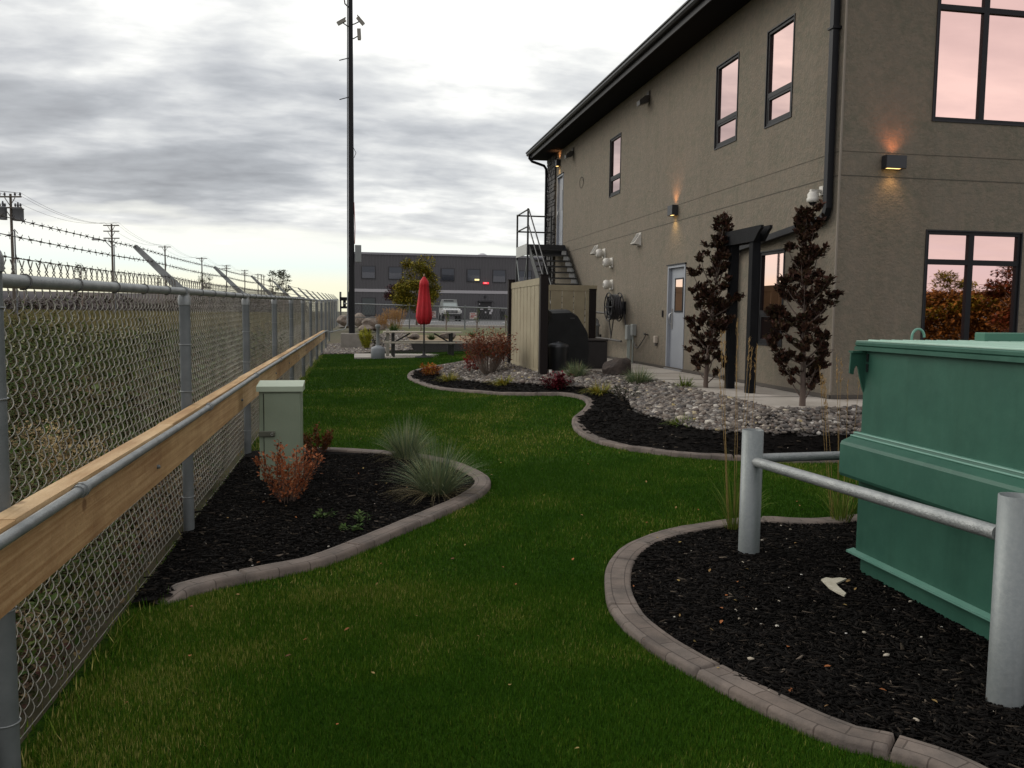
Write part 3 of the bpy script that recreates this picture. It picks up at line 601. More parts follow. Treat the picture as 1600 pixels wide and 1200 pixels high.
for i, y in enumerate(FPP):
    zb, zt = fz(y)-.05, railz(y); r = .042 if i == 1 else .040
    p = MB().tube([(FX, y, zb), (FX, y, zt-.04 if i != 1 else zt+.07)], r, 16).build('post', M_galvd, fence)
    cap = MB()
    if i == 1: cap.lathe((FX, y, zt+.06), [(.049, -.03), (.049, .02), (.041, .042), (.024, .058), (.004, .064)], 16)
    else:
        cap.lathe((FX, y, zt-.10), [(.046, 0), (.047, .05), (.036, .075), (.03, .12)], 16); cap.tube([(FX, y-.045, zt), (FX, y+.045, zt)], .036, 12)
    cap.build('post_cap', M_galv, p)
    if i != 1:
        arm = MB(); a0 = np.array((FX-.01, y, zt+.0)); a1 = np.array((FX-.335, y, zt+.325)); u_ = (a1-a0)/np.linalg.norm(a1-a0); nn = np.cross(u_, (0, 1, 0))
        for sg in (-1, 1):
            V = [a0-nn*.027, a0+nn*.027, a1+nn*.014, a1-nn*.014]; V = [np.array(v_)+(0, sg*.018, 0) for v_ in V]; V2 = [v_+(0, .003, 0) for v_ in V]
            arm.add(V+V2, [(0, 1, 2, 3), (7, 6, 5, 4), (0, 4, 5, 1), (1, 5, 6, 2), (2, 6, 7, 3), (3, 7, 4, 0)])
        V = [a0+nn*.027+(0, -.018, 0), a0+nn*.027+(0, .021, 0), a1+nn*.014+(0, .021, 0), a1+nn*.014+(0, -.018, 0)]; V2 = [np.array(v_)+nn*.003 for v_ in V]
        arm.add(V+V2, [(0, 1, 2, 3), (7, 6, 5, 4), (0, 4, 5, 1), (1, 5, 6, 2), (2, 6, 7, 3), (3, 7, 4, 0)])
        for fr_ in (.24, .6, .93):
            q_ = a0+(a1-a0)*fr_; arm.box(q_+(0, -.0195, 0), (.014, .004, .012))
        arm.build('extension_arm', M_galv, fence)
    if i < 8:
        zs_ = [zb+.35, zb+.75, zb+1.15, zb+1.5] if i != 1 else [.2, .62, .98, 1.38, 1.7]
        for z in zs_: MB().tube([(FX+(r+.004)*math.cos(a), y+(r+.004)*math.sin(a), z) for a in np.linspace(0, 2*math.pi, 17)], .0035, 5, cap=False).build('wire_tie', M_galv, fence)
ry = np.linspace(-2, 58, 90)
MB().tube([(FX+.0, y, railz(y)) for y in ry], .0225+.004, 12).build('top_rail', M_galv, fence)
M_tie = mat('tie_wire', (.09, .09, .085), .5, .3)
for y in np.arange(3.55, 24, .62): MB().tube([(FX+.030*math.cos(a), y+.015*math.sin(a/2), railz(y)+.030*math.sin(a)) for a in np.linspace(-1.9, math.pi+.9, 14)], .0032, 5).build('rail_tie', M_tie, fence)
# woven fabric: every picket a flattened spiral
def fabric(y0, y1, A, sub, rad, sides=3, Hc=.105):
    ys = np.arange(y0, y1, A); rows = int(1.86/Hc)
    t = np.arange(0, rows*2*sub+1)/sub*math.pi               # pi per half diamond
    par = (np.round(ys/A).astype(int) % 2)
    tri = np.abs(((t/math.pi) % 2)-1); sm = .5+.5*np.cos(t); f = .6*tri+.4*sm
    F_ = np.where(par[:, None] == 0, 1-f[None], f[None]); ph = np.where(par[:, None] == 0, 1, -1)
    away = (np.sin(t)[None]*ph) > 0                            # strand climbing away from the near end
    bow = np.abs(np.sin(t))[None]
    Y = ys[:, None]+A*F_+np.where(away, .0045*bow, 0)
    X = FX-.052+np.where(away, .0125*bow, -.003*bow)-.006*vnoise(ys*1.7, ys*0, .9, 4)[:, None]
    zt_ = np.array([railz(y) for y in ys]); Z = zt_[:, None]+.03-(rows*Hc)+(t/math.pi*Hc/2)[None]-np.where(away, .004*bow, 0)
    Y = Y+.006*(vnoise(ys[:, None]+0*Z, Z, .45, 8)-.5)
    P = np.stack([X, Y, Z], -1)
    T = np.gradient(P, axis=1); T /= np.linalg.norm(T, axis=2)[..., None]; ex_ = np.array([1., 0, 0]); n1_ = ex_-T*(T@ex_)[..., None]; n1_ /= np.linalg.norm(n1_, axis=2)[..., None]; n2_ = np.cross(T, n1_)
    V = np.stack([P+rad*(n1_*math.cos(2*math.pi*k/sides)+n2_*math.sin(2*math.pi*k/sides)) for k in range(sides)], 2)   # wires,pts,sides,3
    nw, npt = P.shape[:2]; idx = np.arange(nw*npt*sides).reshape(nw, npt, sides)
    F = np.stack([idx[:, :-1], np.roll(idx[:, :-1], -1, 2), np.roll(idx[:, 1:], -1, 2), idx[:, 1:]], -1).reshape(-1, 4)
    return V.reshape(-1, 3), F
A_ = .045
for (a, b, sub, rad, sd_) in ((-1.0, 10.15, 5, .0020, 4), (10.15, 24, 2, .0018, 3), (24, 58, 1, .0016, 3)):
    V, F = fabric(a, b, A_, sub, rad, sd_); o = np_obj('wire_mesh', V, F, M_wire, fence, smooth=True)
# twisted knuckles above the rail
kn = MB()
for y in np.arange(-.1, 17, A_*2):
    z = railz(y)+.025; dx_ = FX-.05
    for s_ in (-1, 1):
        P = [(dx_, y+s_*.018, z-.022), (dx_+.003*s_, y+s_*.020, z+.0), (dx_, y+s_*.004, z+.016), (dx_-.004*s_, y-s_*.004, z+.024), (dx_, y+s_*.004, z+.036), (dx_, y+s_*(.022+.006*random.random()), z+.058+.008*random.random())]
        kn.tube(P, .0024, 4)
kn.build('knuckle', mat('knuckle_wire', (.16, .15, .13), .6, .3), fence)
M_barb = mat('barbed_wire', (.07, .062, .055), .7, .3)
for fr in (.96, .62, .26):
    bw = MB(); pts = []
    for y in np.arange(-2, 58, .45):
        j = max(k for k in range(len(FPP)) if FPP[k] <= y) if y > FPP[0] else 0
        y0_ = FPP[j]; y1_ = FPP[j+1] if j+1 < len(FPP) else y0_+4; t = (y-y0_)/(y1_-y0_); sag = .025*4*t*(1-t)*.5
        pts.append((FX-.01-.325*fr, y, railz(y)+.025+.305*fr-sag))
    bw.tube(pts, .0021, 4)
    yb = 1.9
    P = np.array(pts)
    while yb < 30:
        c = np.array([np.interp(yb, P[:, 1], P[:, k]) for k in range(3)]); a0 = random.random()*math.pi
        bw.bar(c+(0, -.009, 0), c+(0, .009, 0), .008, .008)
        if yb < 14:
            for k in range(2):
                a = a0+k*math.pi/2; d = np.array([math.cos(a), (.5 if k else -.5), math.sin(a)])*.017; off = np.array((0, .005*(k*2-1), 0)); bw.bar(c-d+off, c+d+off, .0022)
        yb += .118+.01*random.random()
    bw.build('barbed_wire', M_barb, fence)
# bottom tension wire
MB().tube([(FX-.04, y, fz(y)+.03) for y in np.linspace(-2, 58, 60)], .0025, 4).build('tension_wire', M_wire, fence)

# ---- plank rail and conduit run along the fence
M_wood = mat('new_lumber', (.54, .36, .17), .75, var=(.42, .265, .115), vscale=2.5, bump=.3, bscale=30)
M_wood2 = mat('new_lumber_pale', (.62, .45, .25), .75, var=(.52, .35, .17), vscale=2.5, bump=.3, bscale=30)
M_wood3 = mat('new_lumber_tan', (.47, .30, .14), .75, var=(.36, .215, .095), vscale=2.5, bump=.3, bscale=30)
def woodgrain(m):
    global nt
    old = nt; nt = m.node_tree; b = nt.nodes['Principled BSDF']; src = b.inputs['Base Color'].links[0].from_socket
    t = N('ShaderNodeTexCoord'); mp_ = N('ShaderNodeMapping'); mp_.inputs['Scale'].default_value = (6, .35, 18); L(t.outputs['Object'], mp_.inputs[0])
    f = ramp(noise(mp_.outputs[0], 3, 6, .6, .6), [(.4, (1, 1, 1)), (.66, (.68, .58, .48))]); L(mixc(1.0, src, f, 'MULTIPLY'), b.inputs['Base Color'])
    kn_ = N('ShaderNodeTexVoronoi'); kn_.inputs['Scale'].default_value = 2.4; L(t.outputs['Object'], kn_.inputs['Vector'])
    kf = ramp(kn_.outputs['Distance'], [(.05, (.30, .2, .12)), (.09, (1, 1, 1))]); s2 = b.inputs['Base Color'].links[0].from_socket
    L(mixc(.7, s2, mixc(1.0, s2, kf, 'MULTIPLY')), b.inputs['Base Color']); nt = old
woodgrain(M_wood); woodgrain(M_wood2); woodgrain(M_wood3)
plank = empty('plank_rail', (FX+.1, 6.6, .7), 'long pale timber plank rail bolted along the inside of the chain link fence', 'wooden rail')
yb0 = 0.4; k = 0; ZB = lambda y: float(np.interp(y, [0, 3, 6, 10, 31], [.70, .70, .70, .72, .735]))
while yb0 < 30.9:
    ln = [2.35, 2.45, 3.6, 3.6, 2.4][k % 5]; y1_ = min(yb0+ln, 30.9); k += 1
    zj = .004*(random.random()-.5); xj = .002*random.random()
    m_ = MB(); c0 = np.array((FX+.108+xj, yb0+.002, ZB(yb0)+.125+zj)); c1 = np.array((FX+.108+xj, y1_-.002, ZB(y1_)+.125+zj)); m_.bar(c0, c1, .038, .25); m_.build('plank', (M_wood, M_wood2, M_wood3)[k % 3], plank)
    m_ = MB(); c0 = np.array((FX+.082, yb0+.3, ZB(yb0)+.271+zj)); c1 = np.array((FX+.082+.012*random.random(), min(y1_+.296, 30.9), ZB(y1_)+.271+zj)); m_.bar(c0, c1, .085, .038); m_.build('cap_board', (M_wood2, M_wood)[k % 2], plank)
    yb0 = y1_
    bm_ = MB(); bm_.lathe((FX+.127, yb0-.12, ZB(yb0)+.1), [(.012, 0), (.012, .012), (.006, .018)], 8, 'x'); bm_.build('bolt', M_galvd, plank)
cond = empty('fence_conduit', (FX+.15, 6.6, .9), 'grey steel conduit with couplings running along the timber plank rail', 'conduit')
CX = FX+.150
cp = [(CX, y, ZB(y)+.262) for y in np.arange(-.5, 31.2, .5)]+[(CX+.02, 31.4, ZB(31)+.262), (CX+.1, 33, .92), (-.75, 35.6, .93), (-.5, 35.85, .98), (-.40, 35.88, 1.2), (-.37, 35.9, 4.2)]
MB().tube(cp, .021, 12).build('conduit_pipe', M_galv, cond)
for y in (3.66, 6.7, 9.75, 12.8, 15.8, 18.9, 22): MB().tube([(CX, y-.045, ZB(y)+.262), (CX, y+.045, ZB(y)+.262)], .027, 12).tube([(CX, y-.01, ZB(y)+.262), (CX, y+.01, ZB(y)+.262)], .032, 10).build('coupling', M_galv, cond)
MB().box((CX-.02, 31.0, .88), (.16, .12, .2)).build('pull_box', M_galvd, cond)

# ================================================================== green utility cabinet
Mcab = mat('cabinet_green', (.215, .26, .18), .55, var=(.19, .232, .16), vscale=2.5, bump=.08, bscale=60)
cab = empty('utility_cabinet', (-.74, 8.66, 0), 'pale green metal utility cabinet standing in the mulch by the fence', 'utility cabinet')
cx0, cx1, cy0, cy1 = -.945, -.545, 8.50, 8.78
MB().box2(np.array((cx0, cy0, -.05)), np.array((cx1, cy1, .925)), .006).build('body', Mcab, cab)
lid = MB(); lx0, lx1 = cx0-.02, cx1+.02
lid.prism([(cy0-.035, .915), (cy0-.035, .965), (cy1+.02, 1.0), (cy1+.02, .915)], lx0, lx1, 'x').build('lid', mat('cabinet_lid', (.38, .44, .33), .45, var=(.31, .37, .27), vscale=2), cab)
dr = MB().box2(np.array((cx0+.048, cy0-.014, .0)), np.array((cx1-.012, cy0-.001, .895)), .004).build('door', Mcab, cab)
MB().box((cx0+.043, cy0-.001, .45), (.005, .004, .89)).build('door_gap', mat('gap_black', (.008, .01, .008), .9), cab)
MB().box((cx0+.075, cy0-.028, .50), (.155, .028, .055), bev=.006).box((cx0+.135, cy0-.045, .50), (.035, .02, .035), bev=.004).build('latch', mat('latch_metal', (.11, .115, .085), .45, .4), dr)
MB().tube([(cx0+.125+.012*math.cos(a), cy0-.058, .50+.012*math.sin(a)) for a in np.linspace(.6, 5.6, 12)], .0028, 5).build('padlock', mat('lock_steel', (.4, .4, .37), .4, .6), dr)
vt = MB()
for z in list(np.arange(.07, .2, .018))+list(np.arange(.70, .83, .018)): vt.box((cx1+.003, (cy0+cy1)/2-.03, z), (.006, .1, .006))
vt.build('side_vent', mat('vent_light', (.22, .26, .2), .5), cab)

# ================================================================== green dumpster
Mg = mat('dumpster_green', (.029, .102, .070), .5, var=(.039, .118, .082), vscale=1.4, bump=.12, bscale=6, fine=((.026, .092, .064), 3), spec=.3, streak=((.72, .76, .74), 5, .75))
Mgl = mat('dumpster_green_light', (.10, .25, .19), .45, var=(.13, .28, .22), vscale=5)
dump = empty('dumpster', (4.2, 4.2, 0), 'large green steel dumpster with ribbed lid behind the pipe bollards', 'dumpster')
DX0, DX1, DY0, DY1 = 3.20, 5.25, 3.02, 4.93
b = MB(); b.box2(np.array((DX0, DY0, .15)), np.array((DX1, DY1, 1.50)), .012).box2(np.array((DX0+.02, DY0+.03, -.05)), np.array((DX1-.04, DY1-.04, .16))); b.build('body', Mg, dump)
MB().prism([(DX0-.042, .165), (DX0-.042, .178), (DX0+.01, .19), (DX0+.01, .165)], DY0-.03, DY1+.03, 'y').build('skid_flange', Mgl, dump)
# fork channel: a folded box section along the side
fk = MB(); fk.prism([(DX0+.003, .955), (DX0-.03, .955), (DX0-.045, .935), (DX0-.115, .905), (DX0-.125, .885), (DX0-.125, .70), (DX0-.115, .68), (DX0+.003, .66)], DY0-.02, DY1+.02, 'y')
fk.build('fork_pocket', Mg, dump)
MB().prism([(DX0-.003, .962), (DX0-.03, .962), (DX0-.034, .956), (DX0-.003, .956)], DY0-.02, DY1+.02, 'y').tube([(DX0-.05, DY0-.02, .938), (DX0-.05, DY1+.02, .938)], .007, 6).build('weld_bead', Mgl, dump)
# lid with rolled edge and ribs
ld_ = MB(); ld_.box2(np.array((DX0-.035, DY0-.04, 1.515)), np.array((DX1-.7, DY1+.05, 1.548)), .008); ld_.box2(np.array((DX0-.035, DY0-.04, 1.49)), np.array((DX0-.015, DY1+.05, 1.515)))
LID = ld_.build('lid', Mg, dump)
MB().box2(np.array((DX0-.028, DY0-.03, 1.549)), np.array((DX1-.71, DY1+.045, 1.552))).build('lid_sheet', mat('lid_sky_sheen', (.25, .42, .33), .4, var=(.33, .48, .40), vscale=4), LID)  # paler green imitates the sky's grazing reflection on the lid top
rb = MB()
for x in np.arange(DX0+.06, DX1-.72, .082): rb.tube([(x, DY0-.02, 1.551), (x, DY1+.04, 1.551)], .008, 8)
rb.build('lid_rib', MATS['lid_sky_sheen'], LID)
MB().box2(np.array((DX1-1.28, DY1-.13, 1.553)), np.array((DX1+.03, DY1-.03, 1.612)), .006).build('hinge_bar', mat('hinge_green', (.045, .15, .10), .5), dump)
MB().tube([(DX0+.405+.045*math.cos(a)-.0, DY1+.03, 1.575+(.055*math.sin(a))) for a in np.linspace(0, math.pi, 12)]+[(DX0+.36, DY1+.03, 1.53)], .008, 6).build('lift_loop', Mgl, dump)
# lifting lug with hook notch, on the far left corner
lug = [(DX0+.0, 1.475), (DX0-.10, 1.475), (DX0-.105, 1.345), (DX0-.078, 1.335), (DX0-.072, 1.375), (DX0-.06, 1.395), (DX0-.048, 1.385), (DX0-.035, 1.33), (DX0-.015, 1.26), (DX0+.0, 1.22)]
MB().prism(lug, DY1-.02, DY1-.008, 'y').box2(np.array((DX0-.10, DY1-.035, 1.476)), np.array((DX0+.0, DY1+.01, 1.488))).build('lifting_lug', Mg, dump)
sl = MB()
for z in (1.445, 1.38): sl.box((DX0-.004, DY1-.05, z), (.006, .02, .05))
sl.build('slot', mat('slot_black', (.005, .01, .008), .9), dump)
for y in (DY0+.15, DY1-.15):
    MB().box((DX0+.3, y, -.0), (.15, .1, .08)).build('skid', Mg, dump)

# ================================================================== pipe bollards with rails
M_bol = mat('bollard_galvanised', (.205, .228, .228), .5, .3, var=(.178, .20, .203), vscale=3, bump=.12, bscale=30, fine=((.222, .243, .24), 60), streak=((.80, .79, .76), 22, .6))
M_rail = mat('rail_galvanised', (.33, .345, .34), .45, .4, var=(.26, .275, .275), vscale=12, bump=.4, bscale=70)
bol = empty('bollard_rail', (2.71, 5.47, 0), 'galvanised pipe bollards joined by welded rails round the dumpster', 'guard rail')
B1, B2, B3 = (2.70, 5.42), (2.79, 3.13), (5.5, 5.55)
for (x, y), h in ((B1, .915), (B2, .945), (B3, .93)):
    p = MB(); nb = 28; ro, ri = .073, .065
    p.lathe((x, y, 0), [(ro, -.05), (ro, h), (ri, h), (ri, h-.3)], nb); p.build('post', M_bol, bol)
MB().tube([(B1[0]+.0, B1[1]-.06, .700), (B2[0]-.03, B2[1]+.06, .765)], .034, 16).build('crossbar', M_rail, bol)
MB().tube([(B1[0]+.06, B1[1], .715), (B3[0]-.06, B3[1], .715)], .032, 16).build('crossbar', M_rail, bol)
hk = MB(); hk.tube([(B2[0]+.035+.042*math.cos(a), B2[1]-.078, .865+.045*math.sin(a)) for a in np.linspace(.5, 5.4, 20)], .0055, 6)
hk.build('gate_ring', mat('black_steel', (.02, .022, .024), .5, .3), bol)
MB().tube([(B2[0]+.062, B2[1]-.08, .72), (B2[0]+.056, B2[1]-.08, .45)], .008, 6).build('drop_rod', MATS['black_steel'], bol)
MB().tube([(B2[0]-.068*math.cos(a), B2[1]-.069*math.sin(a), .735+.006*math.sin(3*a)) for a in np.linspace(.6, 2.0, 8)], .0022, 4).build('weld_mark', mat('weld_dark', (.10, .105, .10), .6), bol)

# pale scrap on the mulch
P = gp(1303, 918); sc_ = [gp(a_, b_, .05) for a_, b_ in ((1283, 907), (1291, 905), (1300, 906), (1312, 904), (1323, 906), (1316, 910), (1306, 914), (1310, 920), (1322, 930), (1319, 934), (1308, 927), (1296, 920), (1288, 913))]
s_ = MB(); s_.prism([(q[0], q[1]) for q in sc_], P[2]+.048, P[2]+.058, 'z'); tag(s_.build('paper_scrap', mat('scrap_paper', (.50, .47, .38), .8, var=(.42, .39, .3), vscale=20)), 'torn cream scrap lying on the dark mulch beside the dumpster', 'scrap')

# ================================================================== black pergola frame
M_perg = mat('black_stained_wood', (.0042, .0048, .006), .75, var=(.0075, .008, .0095), vscale=4, bump=.2, spec=.2)
pg = empty('pergola', (5.53, 11.6, PZ-.06), 'black timber pergola frame of two posts and a tailed beam near the corner', 'pergola')
for (x, y) in ((5.53, 11.92), (5.50, 11.18)): MB().box((x, y, 1.65), (.12, .12, 2.2), bev=.006).build('post', M_perg, pg)
for x in (5.44, 5.57):
    MB().prism([(10.86, 2.945), (12.45, 2.945), (12.45, 2.83), (12.38, 2.74), (11.06, 2.74), (10.93, 2.86), (10.86, 2.905)], x-.022, x+.022, 'x').build('beam', M_perg, pg)
for y in (11.18, 11.92): MB().box((5.52, y, 2.80), (.17, .14, .12)).build('post_block', M_perg, pg)

# ================================================================== privacy screen
M_tan = mat('tan_vinyl', (.31, .27, .175), .7, var=(.26, .22, .14), vscale=3, bump=.15, bscale=60)
M_brn = mat('brown_post', (.013, .0095, .009), .7, bump=.1, spec=.2)
scn = empty('privacy_screen', (3.45, 17.3, .5), 'tan board privacy screen with dark brown posts hiding the grill corner', 'screen fence')
SA, SB_, SC_ = (3.45, 19.0), (3.45, 15.58), (5.34, 18.95)
for (x, y), h in ((SA, 2.45), (SB_, 2.42), (SC_, 2.27)):
    p = MB().box((x, y, (.35+h)/2), (.15, .15, h-.35), bev=.006).build('post', M_brn, scn)
    MB().box((x, y, h+.008), (.17, .17, .016)).build('post_cap', M_brn, p)
def panel(a, b, z0, z1, nb):
    a = np.array(a, float); b = np.array(b, float); d = (b-a)/np.linalg.norm(b-a); a = a+d*.075; b = b-d*.0
    for k in range(nb):
        p = a+(b-a)*(k+.04)/nb; q = a+(b-a)*(k+.96)/nb
        MB().bar((*p, (z0+z1)/2), (*q, (z0+z1)/2), .022, z1-z0-.2).build('board', M_tan, scn)
    for z, h in ((z1-.06, .13), (z0+.06, .13)): MB().bar((*a, z), (*b, z), .042, h).build('rail', M_tan, scn)
panel((3.45, 15.58), (3.45, 18.925), .50, 2.38, 9); panel((3.45, 18.96), (5.45, 18.955), .60, 2.36, 7)

# grill under cover
M_cov = mat('grill_cover', (.006, .007, .0075), .5, var=(.011, .0125, .013), vscale=3, bump=.5, bscale=5, spec=.3)
gr = empty('covered_grill', (4.05, 17.0, PZ), 'barbecue grill under a fitted black cover inside the screen corner', 'grill')
prof = [(3.62, PZ+.02), (3.60, 1.35), (3.70, 1.45), (3.80, 1.78), (4.18, 1.80), (4.32, 1.72), (4.50, 1.42), (4.54, 1.34), (4.56, .95), (4.52, PZ+.03)]
cv = MB(); ny = 9
V = []; 
for j, y in enumerate(np.linspace(16.35, 17.85, ny)):
    e_ = 1-.06*(abs(j-(ny-1)/2)/((ny-1)/2))**4
    for (a, b_) in prof: V.append((4.08+(a-4.08)*(1+.012*random.uniform(-1, 1)), y, PZ+(b_-PZ)*e_))
m_ = len(prof); cv.add(V, [(j*m_+i, j*m_+(i+1) % m_, (j+1)*m_+(i+1) % m_, (j+1)*m_+i) for j in range(ny-1) for i in range(m_)]+[tuple(range(m_)), tuple(range((ny-1)*m_, ny*m_))])
cv.build('cover', M_cov, gr)
MB().box((4.42, 16.9, 1.64), (.015, .16, .02)).box((4.21, 16.345, 1.62), (.09, .006, .02)).build('cover_strap', mat('strap_grey', (.05, .05, .05), .5), gr)
# rubbish bin
bn = empty('rubbish_bin', (3.82, 15.95, PZ), 'round black lidded bin standing before the covered grill', 'bin')
MB().lathe((3.83, 15.95, PZ), [(.155, 0), (.165, .02), (.19, .46), (.19, .47)], 24).build('body', mat('bin_black', (.012, .0135, .015), .4), bn)
MB().lathe((3.83, 15.95, PZ+.47), [(.205, -.02), (.205, .02), (.19, .035), (.10, .065), (.05, .075), (.05, .09), (.01, .092)], 24).build('lid', mat('bin_lid', (.03, .033, .037), .35), bn)
# storage box
bx = empty('storage_box', (4.72, 16.6, PZ), 'square dark brown storage box between the grill and the wall', 'storage box')
MB().box((4.72, 16.6, PZ+.28), (.46, .46, .54), bev=.01).build('body', mat('box_brown', (.011, .009, .009), .55, bump=.2), bx); MB().box((4.72, 16.6, PZ+.575), (.49, .49, .04), bev=.01).build('lid', mat('box_lid', (.02, .017, .016), .5), bx)
# white marker pipe
mk = tag(MB().tube([(3.55, 15.35, .45), (3.55, 15.35, .66)], .03, 12).build('marker_pipe', M_wh), 'short white plastic pipe stub at the foot of the front screen post', 'pipe')

# ================================================================== steel stairs at the far end
M_stl = mat('stair_steel', (.010, .0115, .014), .45, .0, spec=.6); M_stg = mat('stair_grey', (.24, .26, .26), .5, .2)
sa = empty('steel_staircase', (5.6, 25, .6), 'black steel outdoor staircase rising to the upper door of the stucco building', 'staircase')
PX0, PX1, PY0, PY1, PZt = 4.98, 6.12, 24.8, 26.5, 3.75
MB().box2(np.array((PX0, PY0, PZt-.06)), np.array((PX1, PY1, PZt))).box2(np.array((PX0, PY0-.03, PZt-.32)), np.array((PX1, PY0, PZt-.0))).build('platform', M_stl, sa)
MB().box2(np.array((PX0-.03, PY0, PZt-.30)), np.array((PX0-.001, PY1, PZt+.02))).build('edge_channel', mat('channel_galv', (.42, .43, .41), .5, .2), sa)
for (x, y) in ((PX0, PY0), (PX0, PY1), (PX1-.05, PY1)): MB().box((x, y, 2.7), (.05, .05, 4.2)).build('post', M_stl, sa)
rl = MB()
for z in (PZt+1.02, PZt+.52): rl.tube([(PX0, PY0, z), (PX0, PY1, z), (PX1, PY1, z)], .024, 8)
# stair rails
slope = (3.75-.61)/(24.8-20.6)
yend = 20.6
for z in (1.02, .55): rl.tube([(PX0+.02, PY0, PZt+z), (PX0+.02, yend, .61+z)], .022, 8)
for y in (22.7, 20.65): rl.tube([(PX0+.02, y, .61+(y-yend)*slope), (PX0+.02, y, .61+(y-yend)*slope+1.02)], .022, 8)
rl.build('railing', M_stl, sa)
br_ = MB(); br_.tube([(PX0, PY0, 3.4), (PX0, PY1, .7)], .018, 6).tube([(PX0, PY1, 3.4), (PX0, PY0, .7)], .018, 6); br_.build('brace', M_stg, sa)
for x in (PX0+.04, PX1-.02): MB().bar((x, PY0, PZt-.12), (x, yend, .61-.0), .012, .26).build('stringer', M_stl, sa)
MB().tube([(5.5, 24.2, .6), (5.5, 24.2, 3.1)], .05, 8).build('post', M_stl, sa)
nst = 17; tz = (PZt-PZ)/(nst+1)
for k in range(1, nst+1):
    y = PY0-.02-k*(PY0-yend)/(nst+1); z = PZt-k*tz
    MB().box(((PX0+PX1)/2+.01, y, z), (PX1-PX0-.09, .27, .035)).build('tread', M_stl, sa)
for k in range(1, nst+1):  # pale plates added in place of bright patches beside the right stringer
    y = PY0-.02-k*(PY0-yend)/(nst+1); z = PZt-k*tz; MB().box((PX1-.12, y-.10, z-.08), (.14, .012, .115)).build('added_tread_plate', mat('tread_plate_pale', (.40, .41, .40), .5, .2), sa)

# ================================================================== camera mast on concrete block
AX, AY = -.22, 35.97
blk = tag(MB().box((AX-.02, AY-.1, .47), (.86, .86, .66), bev=.02).build('concrete_block', mat('block_concrete', (.27, .25, .215), .9, var=(.21, .195, .165), vscale=3, bump=.3)), 'square concrete footing block under the tall black mast', 'concrete block')
ms = empty('camera_mast', (AX, AY, .8), 'very tall thin black mast carrying security cameras on a concrete block', 'mast')
M_mast = mat('mast_black', (.008, .0085, .010), .6, spec=.25)
MB().tube([(AX, AY, .78), (AX, AY, 7), (AX, AY, 17)], [.135, .115, .085], 10).build('pole', M_mast, ms)
MB().tube([(AX-.16, AY-.02, 1.1), (AX-.145, AY-.02, 7), (AX-.11, AY, 16.5)], [.03, .03, .025], 6).build('cable', mat('cable_grey', (.2, .21, .22), .6), ms)
MB().box((AX+.27, AY, 4.10), (.26, .2, .70), bev=.01).build('control_box', mat('control_grey', (.20, .215, .21), .5), ms)
MB().tube([(AX+.13, AY, 4.5), (AX+.15, AY-.02, 5.2), (AX+.11, AY-.02, 6.2)], .015, 5).build('orange_cable', mat('orange_cable', (.4, .06, .03), .6), ms)
def secam(dx_, z, ax, lab=None):
    c = MB(); a = np.array((AX+dx_, AY-.15, z)); d = np.array(ax, float); d /= np.linalg.norm(d); c.bar(a-d*.18, a+d*.18, .13, .13); c.bar(a-d*.2+(0, 0, .07), a+d*.22+(0, 0, .07), .15, .015)
    o = c.build('security_camera', mat('camera_beige', (.22, .21, .18), .5), ms); MB().tube([a, (AX+dx_*.4, AY-.1, z-.12), (AX, AY, z-.14)], .022, 6).build('bracket', M_mast, o)
secam(-.36, 13.33, (-1, 0, -.62)); secam(.40, 13.42, (1, 0, -1.1)); secam(.34, 12.85, (.05, 0, -1))
ar = MB()
for z in (11.95, 10.4): ar.tube([(AX-.05, AY, z+.03), (AX-.45, AY-.1, z-.12)], .02, 6)
ar.tube([(AX-.05, AY, 14.3), (AX-.3, AY, 14.7), (AX-.22, AY, 14.1), (AX, AY, 13.9)], .03, 6); ar.tube([(AX+.1, AY, 8.4), (AX+.2, AY, 8.2), (AX+.12, AY, 8.0)], .012, 5)
ar.build('step_bracket', M_mast, ms)

# ================================================================== picnic corner
M_plank = mat('silver_timber', (.46, .42, .34), .8, var=(.36, .33, .27), vscale=6, bump=.3); M_frm = mat('table_frame', (.016, .017, .016), .55)
tb_ = empty('picnic_table', (2.2, 28.6, .22), 'long picnic table with weathered plank top and black steel frame', 'picnic table')
for k in range(4): MB().box((2.17, 28.35+k*.19, 1.035), (2.62, .17, .045)).build('tabletop_plank', M_plank, tb_)
for y in (27.95, 29.28):
    for k in range(2): MB().box((2.22, y+(k-.5)*.16, .705), (2.72, .14, .045)).build('bench_plank', M_plank, tb_)
for x in (1.18, 3.12):
    f_ = MB(); f_.box((x, 28.4, .62), (.09, .07, .76)).box((x, 28.85, .62), (.09, .07, .76)).bar((x, 27.85, .66), (x, 29.38, .66), .07, .05).bar((x, 28.2, 1.0), (x, 29.05, 1.0), .07, .05)
    f_.box((x, 27.95, .45), (.07, .06, .44)).box((x, 29.28, .45), (.07, .06, .44)); f_.build('frame', M_frm, tb_)
MB().bar((1.2, 28.6, .68), (1.75, 28.6, 1.0), .05).bar((3.1, 28.6, .68), (2.55, 28.6, 1.0), .05).build('brace', M_frm, tb_)
um = empty('patio_umbrella', (2.15, 27.75, .23), 'closed red patio umbrella on a black pole before the picnic table', 'umbrella')
M_red = mat('umbrella_red', (.50, .010, .018), .7, var=(.40, .008, .014), vscale=4, bump=.2)
V = []; ns_ = 32; zs_ = [(2.86, .03), (2.72, .13), (2.60, .155), (2.56, .135), (2.2, .17), (1.8, .22), (1.55, .245), (1.44, .20), (1.36, .17), (1.33, .06)]
